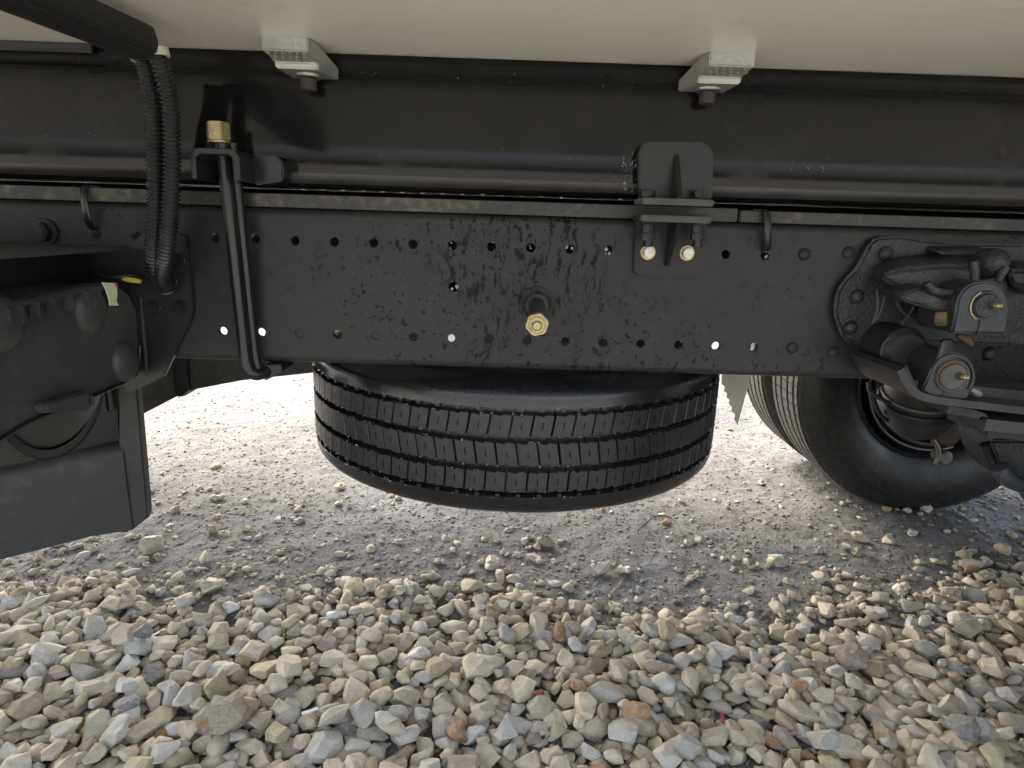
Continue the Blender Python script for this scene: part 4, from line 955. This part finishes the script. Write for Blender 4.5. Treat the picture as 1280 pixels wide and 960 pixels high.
# special stones first noted in the photograph: (px, py, long side px, palette, label)
SPECIAL = [
 (288, 893, 66, 7, 'large cream stone with a rusty orange top face, biggest of the gravel at lower left'),
 (455, 886, 42, 2, 'flat light grey stone right of the large rust-topped stone'),
 (178, 796, 27, 6, 'slate blue stone in the gravel at left'),
 (160, 874, 30, 6, 'slate blue stone lying left of the large rust-topped stone'),
 (360, 830, 60, 1, 'wide flat beige slab above the large rust-topped stone'),
 (272, 790, 28, 4, 'round yellowish stone in the gravel left of the middle'),
 (615, 706, 26, 0, 'cream stone standing alone on the packed ground below the spare wheel'),
 (625, 722, 20, 0, 'smaller cream stone just below the one standing alone under the spare wheel'),
 (683, 680, 24, 3, 'tan stone on the packed ground right under the middle of the spare wheel'),
 (661, 683, 11, 3, 'tiny tan stone beside the tan stone under the spare wheel'),
 (673, 699, 13, 0, 'small cream pebble on the packed ground between two bigger stones'),
 (750, 713, 25, 2, 'pale grey stone on packed ground right of the middle'),
 (782, 714, 13, 4, 'small yellowish pebble right of the pale grey stone on packed ground'),
 (587, 735, 32, 4, 'long yellowish stone at the upper fringe of the gravel'),
 (602, 747, 20, 8, 'off white stone at the fringe of the gravel, below the long yellowish one'),
 (722, 746, 22, 0, 'rounded cream stone at the gravel fringe right of the middle'),
 (766, 741, 17, 0, 'pointed cream stone at the gravel fringe under the pale grey stone'),
 (425, 608, 15, 3, 'tan cube-shaped stone on bright ground beside the spare wheel'),
 (269, 663, 17, 3, 'tan stone on bright ground right of the grey guard post'),
 (308, 662, 16, 3, 'dull tan stone on bright ground between guard post and spare wheel'),
 (92, 682, 13, 5, 'brown stone on the ground under the grey guard rail'),
 (375, 696, 15, 1, 'beige stone on the packed ground left of centre'),
 (383, 738, 18, 0, 'pale cream stone at the gravel fringe left of centre'),
 (1157, 640, 14, 0, 'pale rounded stone lying against the foot of the rear tyre'),
 (1075, 672, 22, 0, 'flat cream stone on dark ground in front of the rear wheel'),
 (1057, 685, 13, 0, 'small round cream stone left of the flat one before the rear wheel'),
 (1072, 690, 15, 3, 'small tan stone below the flat cream one before the rear wheel'),
 (1110, 675, 17, 1, 'oval beige stone on dark ground right of the flat cream one'),
 (1077, 648, 10, 1, 'tiny beige pebble on dark ground nearest the rear tyre tread'),
 (1126, 737, 19, 8, 'off white cube-shaped stone at the gravel fringe at right'),
 (1097, 752, 25, 8, 'off white angular stone beside the off white cube at the gravel fringe'),
 (1213, 712, 24, 2, 'grey stone at the upper fringe of the gravel at right'),
 (795, 888, 34, 7, 'stone with orange stain in the gravel right of the middle'),
 (572, 905, 30, 7, 'rust brown shard lying in the gravel below the middle'),
 (1000, 852, 22, 7, 'orange brick fragment in the gravel right of the middle'),
 (1240, 947, 30, 4, 'yellowish stone at the bottom right among grey ones'),
 (835, 818, 30, 6, 'dark grey stone in the middle of the cream gravel'),
 (1205, 915, 42, 6, 'big slate grey stone in the gravel at lower right'),
 (905, 804, 38, 8, 'pale pointed stone at the upper edge of the gravel right of the middle'),
 (480, 905, 30, 2, 'light grey rounded stone near the bottom left of the middle'),
 (833, 785, 26, 3, 'orange tan stone next to dark soil at the gravel fringe'),
 (700, 786, 28, 7, 'rusty flat stone at the upper edge of the gravel, centre'),
]
n_sp = len(SPECIAL)
# bed of gravel
cand = []
def fill(n, lo, hi, x0=-1.75, x1=1.95, y0=.15, fringe=.05, mu=None):
    for _ in range(n):
        x = rng.uniform(x0, x1); y = rng.uniform(y0, 1.55); e = edge(x) + .03 * vnoise(np.array([x]), np.array([0.]), 9, 8)[0] * 2
        if y > e + rng.exponential(fringe) - fringe * .6: continue
        g_ = vnoise(np.array([x]), np.array([y]), 7, 12)[0]
        if hi < .02 and g_ > .35: continue
        best = None; L = rng.uniform(lo, hi) if mu is None else float(np.clip(rng.lognormal(math.log(mu), .28), lo, hi)); k = max(1, int(L * .6 / CELL))
        for _t in range(1 if mu is None else 7):          # a rolling stone ends in the lowest spot near by
            xx, yy = x + rng.normal(0, .022) * (_t > 0), y + rng.normal(0, .022) * (_t > 0)
            a, b = int((xx - HX0) / CELL), int((yy - HY0) / CELL); h = float(HF[b - k:b + k + 1:2, a - k:a + k + 1:2].mean())
            if best is None or h < best[0]: best = (h, xx, yy)
        put(best[1], best[2], L)
fill(1800, .005, .011)
fill(6600, .009, .028, mu=.016)
fill(7400, .009, .028, mu=.016, fringe=.02)
sp_rec = []
for k, (px, py, wpx, pal, lab) in enumerate(SPECIAL):
    g0 = PZ(px, py, .0 if py < 740 else .035); d = to_px(g0)[2]; L = wpx / PX_F * d / 2 * 1.04
    s = put(g0.x, g0.y, L, pal=pal, tilt=.1, sink=.06 if py > 740 else .12)
    if s: s['label'] = lab; sp_rec.append(s)
# scattered pebbles out on the packed ground
for _ in range(1500):
    x = rng.uniform(-1.9, 2.2); e = edge(x); y = e + rng.exponential(.30)
    if y > 2.5: continue
    put(x, y, float(np.clip(rng.lognormal(math.log(.0065), .42), .003, .017)), sink=.35)
for _ in range(380):
    x = rng.uniform(-1.9, 2.2); y = edge(x) + rng.exponential(.055)
    if y < 2: put(x, y, float(np.clip(rng.lognormal(math.log(.012), .3), .006, .02)), sink=.3)
# choose the 300 largest in view as things of their own
def visible(s):
    x, y, z = s['p']; u, v, d = to_px(s['p'])
    if not (-10 < u < 1290 and 480 < v < 975) or d < .1: return 0
    a, b = int((x - HX0) / CELL), int((y - HY0) / CELL); k = max(1, int(s['L'] * .5 / CELL))
    hf = HF[max(0, b - k):b + k + 1, max(0, a - k):a + k + 1]
    if np.mean(hf > z + s['hz'] * .9) > .35: return 0
    return s['L'] / d
for s in stones: s['v'] = visible(s)
order = sorted([s for s in stones if 'label' not in s and s['v'] > 0], key=lambda s: -s['v'])[:300 - n_sp]
size_w = lambda L: 'large' if L > .025 else 'medium' if L > .020 else 'small'
protos = []
for i in range(NP):
    pts, fc = SH[2][i]; me = bpy.data.meshes.new('stone'); me.from_pydata(pts.tolist(), [], fc.tolist()); me.polygons.foreach_set('use_smooth', [True] * len(me.polygons)); me.set_sharp_from_angle(angle=math.radians(38)); me.materials.append(M['stone']); protos.append(me)
def shape_of(s):
    e = EXT[s['i']]; return 'flat' if e[2] < .55 else 'long' if e[1] < .75 else 'blocky' if e[2] > .68 else 'wedge'
for s in sp_rec + order: s['px'] = to_px(s['p'])
def label_of(s, nth=0):
    u, v, d = s['px']; h = 'at left' if u < 320 else 'left of middle' if u < 640 else 'right of middle' if u < 960 else 'at right'
    dp = 'front' if v > 870 else 'mid bed' if v > 790 else 'back edge'
    nb = sorted((t for t in sp_rec + order if t is not s), key=lambda t: math.hypot(t['px'][0] - u, t['px'][1] - v))[nth]; du, dv = u - nb['px'][0], v - nb['px'][1]
    rel = ('right of' if du > 0 else 'left of') if abs(du) > abs(dv) else ('below' if dv > 0 else 'above')
    return f"{size_w(s['L'])} {shape_of(s)} {PAL[s['pal']][0]} stone {rel} {PAL[nb['pal']][0]} one, {dp}, {h}"
done = set(); seen = set()
for s in sp_rec + order:
    o = bpy.data.objects.new('stone', protos[s['i']]); col.objects.link(o); done.add(id(s))
    M3 = Matrix(s['R'].tolist()).to_4x4(); o.matrix_basis = Matrix.Translation(s['p']) @ M3 @ Matrix.Scale(s['L'], 4)
    c = np.array(PAL[s['pal']][1]) * rng.uniform(.82, 1.14); 
    if s is sp_rec[0]:
        o.data = protos[s['i']].copy(); o.data.materials[0] = rust_stone_mat()
    o.color = (*c, 1)
    if 'label' in s: tag(o, s['label'], 'stone')
    else:
        lab = next((q for q in (label_of(s, k) for k in range(6)) if q not in seen), label_of(s)); seen.add(lab); tag(o, lab, 'stone')
    o['group'] = 'stones of the loose gravel bed'
# the rest of the gravel is one object
V = []; F = []; T = []; off = 0
rest = [s for s in stones if id(s) not in done]
for s in rest:
    x, y, z = s['p']; inview = s['v'] > 0 and s['L'] > .006
    k = 1 if inview else 0; pts = SH[k][s['i']][0] * s['L'] @ s['R'].T + np.array(s['p']); f = SH[k][s['i']][1]
    V.append(pts); F.append(f + off); off += len(pts); c = np.array(PAL[s['pal']][1]) * rng.uniform(.78, 1.14); T.append(np.tile([*c, 1], (len(pts), 1)))
# grit: thousands of tiny chips on the packed ground
tet = np.array([[1, .1, 0], [.1, .8, .1], [-.9, 0, .1], [0, -.8, .05], [.1, 0, .6], [0, .05, -.4]]); tf = np.array([[0, 1, 4], [1, 2, 4], [2, 3, 4], [3, 0, 4], [1, 0, 5], [2, 1, 5], [3, 2, 5], [0, 3, 5]])
def join(name, V, F, T, mat, label, cat, smooth=True):
    V = np.concatenate(V); F = np.concatenate(F); T = np.concatenate(T); me = bpy.data.meshes.new(name)
    me.vertices.add(len(V)); me.vertices.foreach_set('co', V.astype('f').ravel()); me.loops.add(F.size); me.loops.foreach_set('vertex_index', F.ravel().astype('i'))
    me.polygons.add(len(F)); me.polygons.foreach_set('loop_start', np.arange(0, F.size, 3, dtype='i')); me.update(calc_edges=True)
    at = me.color_attributes.new('tint', 'FLOAT_COLOR', 'POINT'); at.data.foreach_set('color', T.astype('f').ravel())
    if smooth: me.polygons.foreach_set('use_smooth', [True] * len(F))
    me.materials.append(mat); o = bpy.data.objects.new(name, me); col.objects.link(o); tag(o, label, cat, kind='stuff'); return o
join('gravel', V, F, T, M['stones'], 'bed of cream and grey crushed stones in front of the truck', 'gravel', smooth=False)
V = []; F = []; T = []; off = 0
n = 64000; xs = rng.uniform(-2.2, 2.4, n); ys = .75 + rng.gamma(1.6, .55, n); L = np.clip(rng.lognormal(math.log(.0027), .5, n), .001, .008); zs = ground_h(xs, ys)
cols = np.array([[.25, .235, .21], [.18, .175, .17], [.15, .15, .15], [.32, .30, .25], [.22, .18, .14], [.42, .40, .36]])
for x, y, z, l, yaw in zip(xs, ys, zs, L, rng.uniform(0, 6.28, n)):
    if y > 3.4: continue
    if HX0 < x < HX1 - .01 and y < HY1 - .01:
        hh = float(HF[int((y - HY0) / CELL), int((x - HX0) / CELL)]);
        if hh - z > .012: continue
        z = hh
    c, s_ = math.cos(yaw), math.sin(yaw); p = tet * l * np.array([1, rng.uniform(.6, 1), rng.uniform(.35, .8)]); p = np.stack([p[:, 0] * c - p[:, 1] * s_, p[:, 0] * s_ + p[:, 1] * c, p[:, 2]], 1) + [x, y, z + l * .15]
    V.append(p); F.append(tf + off); off += 6; T.append(np.tile([*(cols[rng.integers(6)] * rng.uniform(.8, 1.1)), 1], (6, 1)))
join('grit', V, F, T, M['stones'], 'fine grit and chips strewn over the packed ground', 'grit', smooth=False)

# ---------------------------------------------------------------- small litter
def hf_at(x, y): return float(HF[int((y - HY0) / CELL), int((x - HX0) / CELL)])
def sliver(px, py, L, w_, ang, mat, name, label, cat, z0=.04, t=.0022):
    p = PZ(px, py, z0); z = hf_at(p.x, p.y) + .004; g = G(); d = Vector((math.cos(ang), math.sin(ang), .12)).normalized(); n_ = Vector((-d.y, d.x, 0))
    c = Vector((p.x, p.y, z)); pts = [c - d * L / 2 - n_ * w_ * .4, c - d * L * .1 - n_ * w_ * .6, c + d * L / 2 - n_ * w_ * .3, c + d * L * .46 + n_ * w_ * .5, c + d * L * .05 + n_ * w_ * .45, c - d * L * .48 + n_ * w_ * .5]
    g.prism(pts, (0, 0, t), .0004, 1); return g.build(name, M[mat], None, label=label, cat=cat, local=c)
sliver(196, 772, .026, .006, .9, 'white', 'plastic_chip', 'thin white plastic sliver tilted among the gravel at upper left', 'plastic chip')
sliver(387, 876, .026, .006, .35, 'white', 'plastic_chip', 'thin white plastic sliver right of the large rust-topped stone', 'plastic chip')
sliver(827, 641, .016, .009, .1, 'label', 'plastic_chip', 'small pale yellow chip on bright ground under the spare wheel right side', 'plastic chip', 0)
sliver(675, 858, .015, .010, .6, 'red', 'plastic_chip', 'small crumpled red scrap between stones in the middle of the gravel', 'scrap', .04, .006)
sliver(905, 884, .018, .006, 1.3, 'red', 'plastic_chip', 'dark red sliver standing between stones right of the middle', 'scrap', .04, .003)
g = G(); pp = [PZ(*q, .006) for q in ((798, 661), (808, 655), (818, 650), (832, 649), (845, 655), (852, 667))]; [setattr(p, 'z', .004 + .012 * math.sin(i * .63)) for i, p in enumerate(pp)]
tw = G().tube(catmull(pp, 5), .0022, 8); tw.tube(catmull([pp[2], pp[2] + Vector((-.006, -.01, .01)), pp[2] + Vector((-.018, -.014, .004))], 4), .0015, 6)
tw.build('twig', M['wood'], None, smooth=60, label='thin bent dry twig on packed ground right of the spare wheel bottom', cat='twig', local=pp[2].copy())
pp = [PZ(*q, .012) for q in ((22, 716), (27, 724), (30, 737), (27, 744))]
G().tube(catmull(pp, 5), .0028, 8).build('twig', M['wood'], None, smooth=60, label='short pale dry twig on packed ground at the left edge', cat='twig', local=pp[1].copy())
pp = [PZ(*q, .05) for q in ((1238, 806), (1248, 820), (1256, 832))]
G().tube(catmull(pp, 5), .0026, 8).build('twig', M['wood'], None, smooth=60, label='short grey twig slanting between stones at right', cat='twig', local=pp[1].copy())
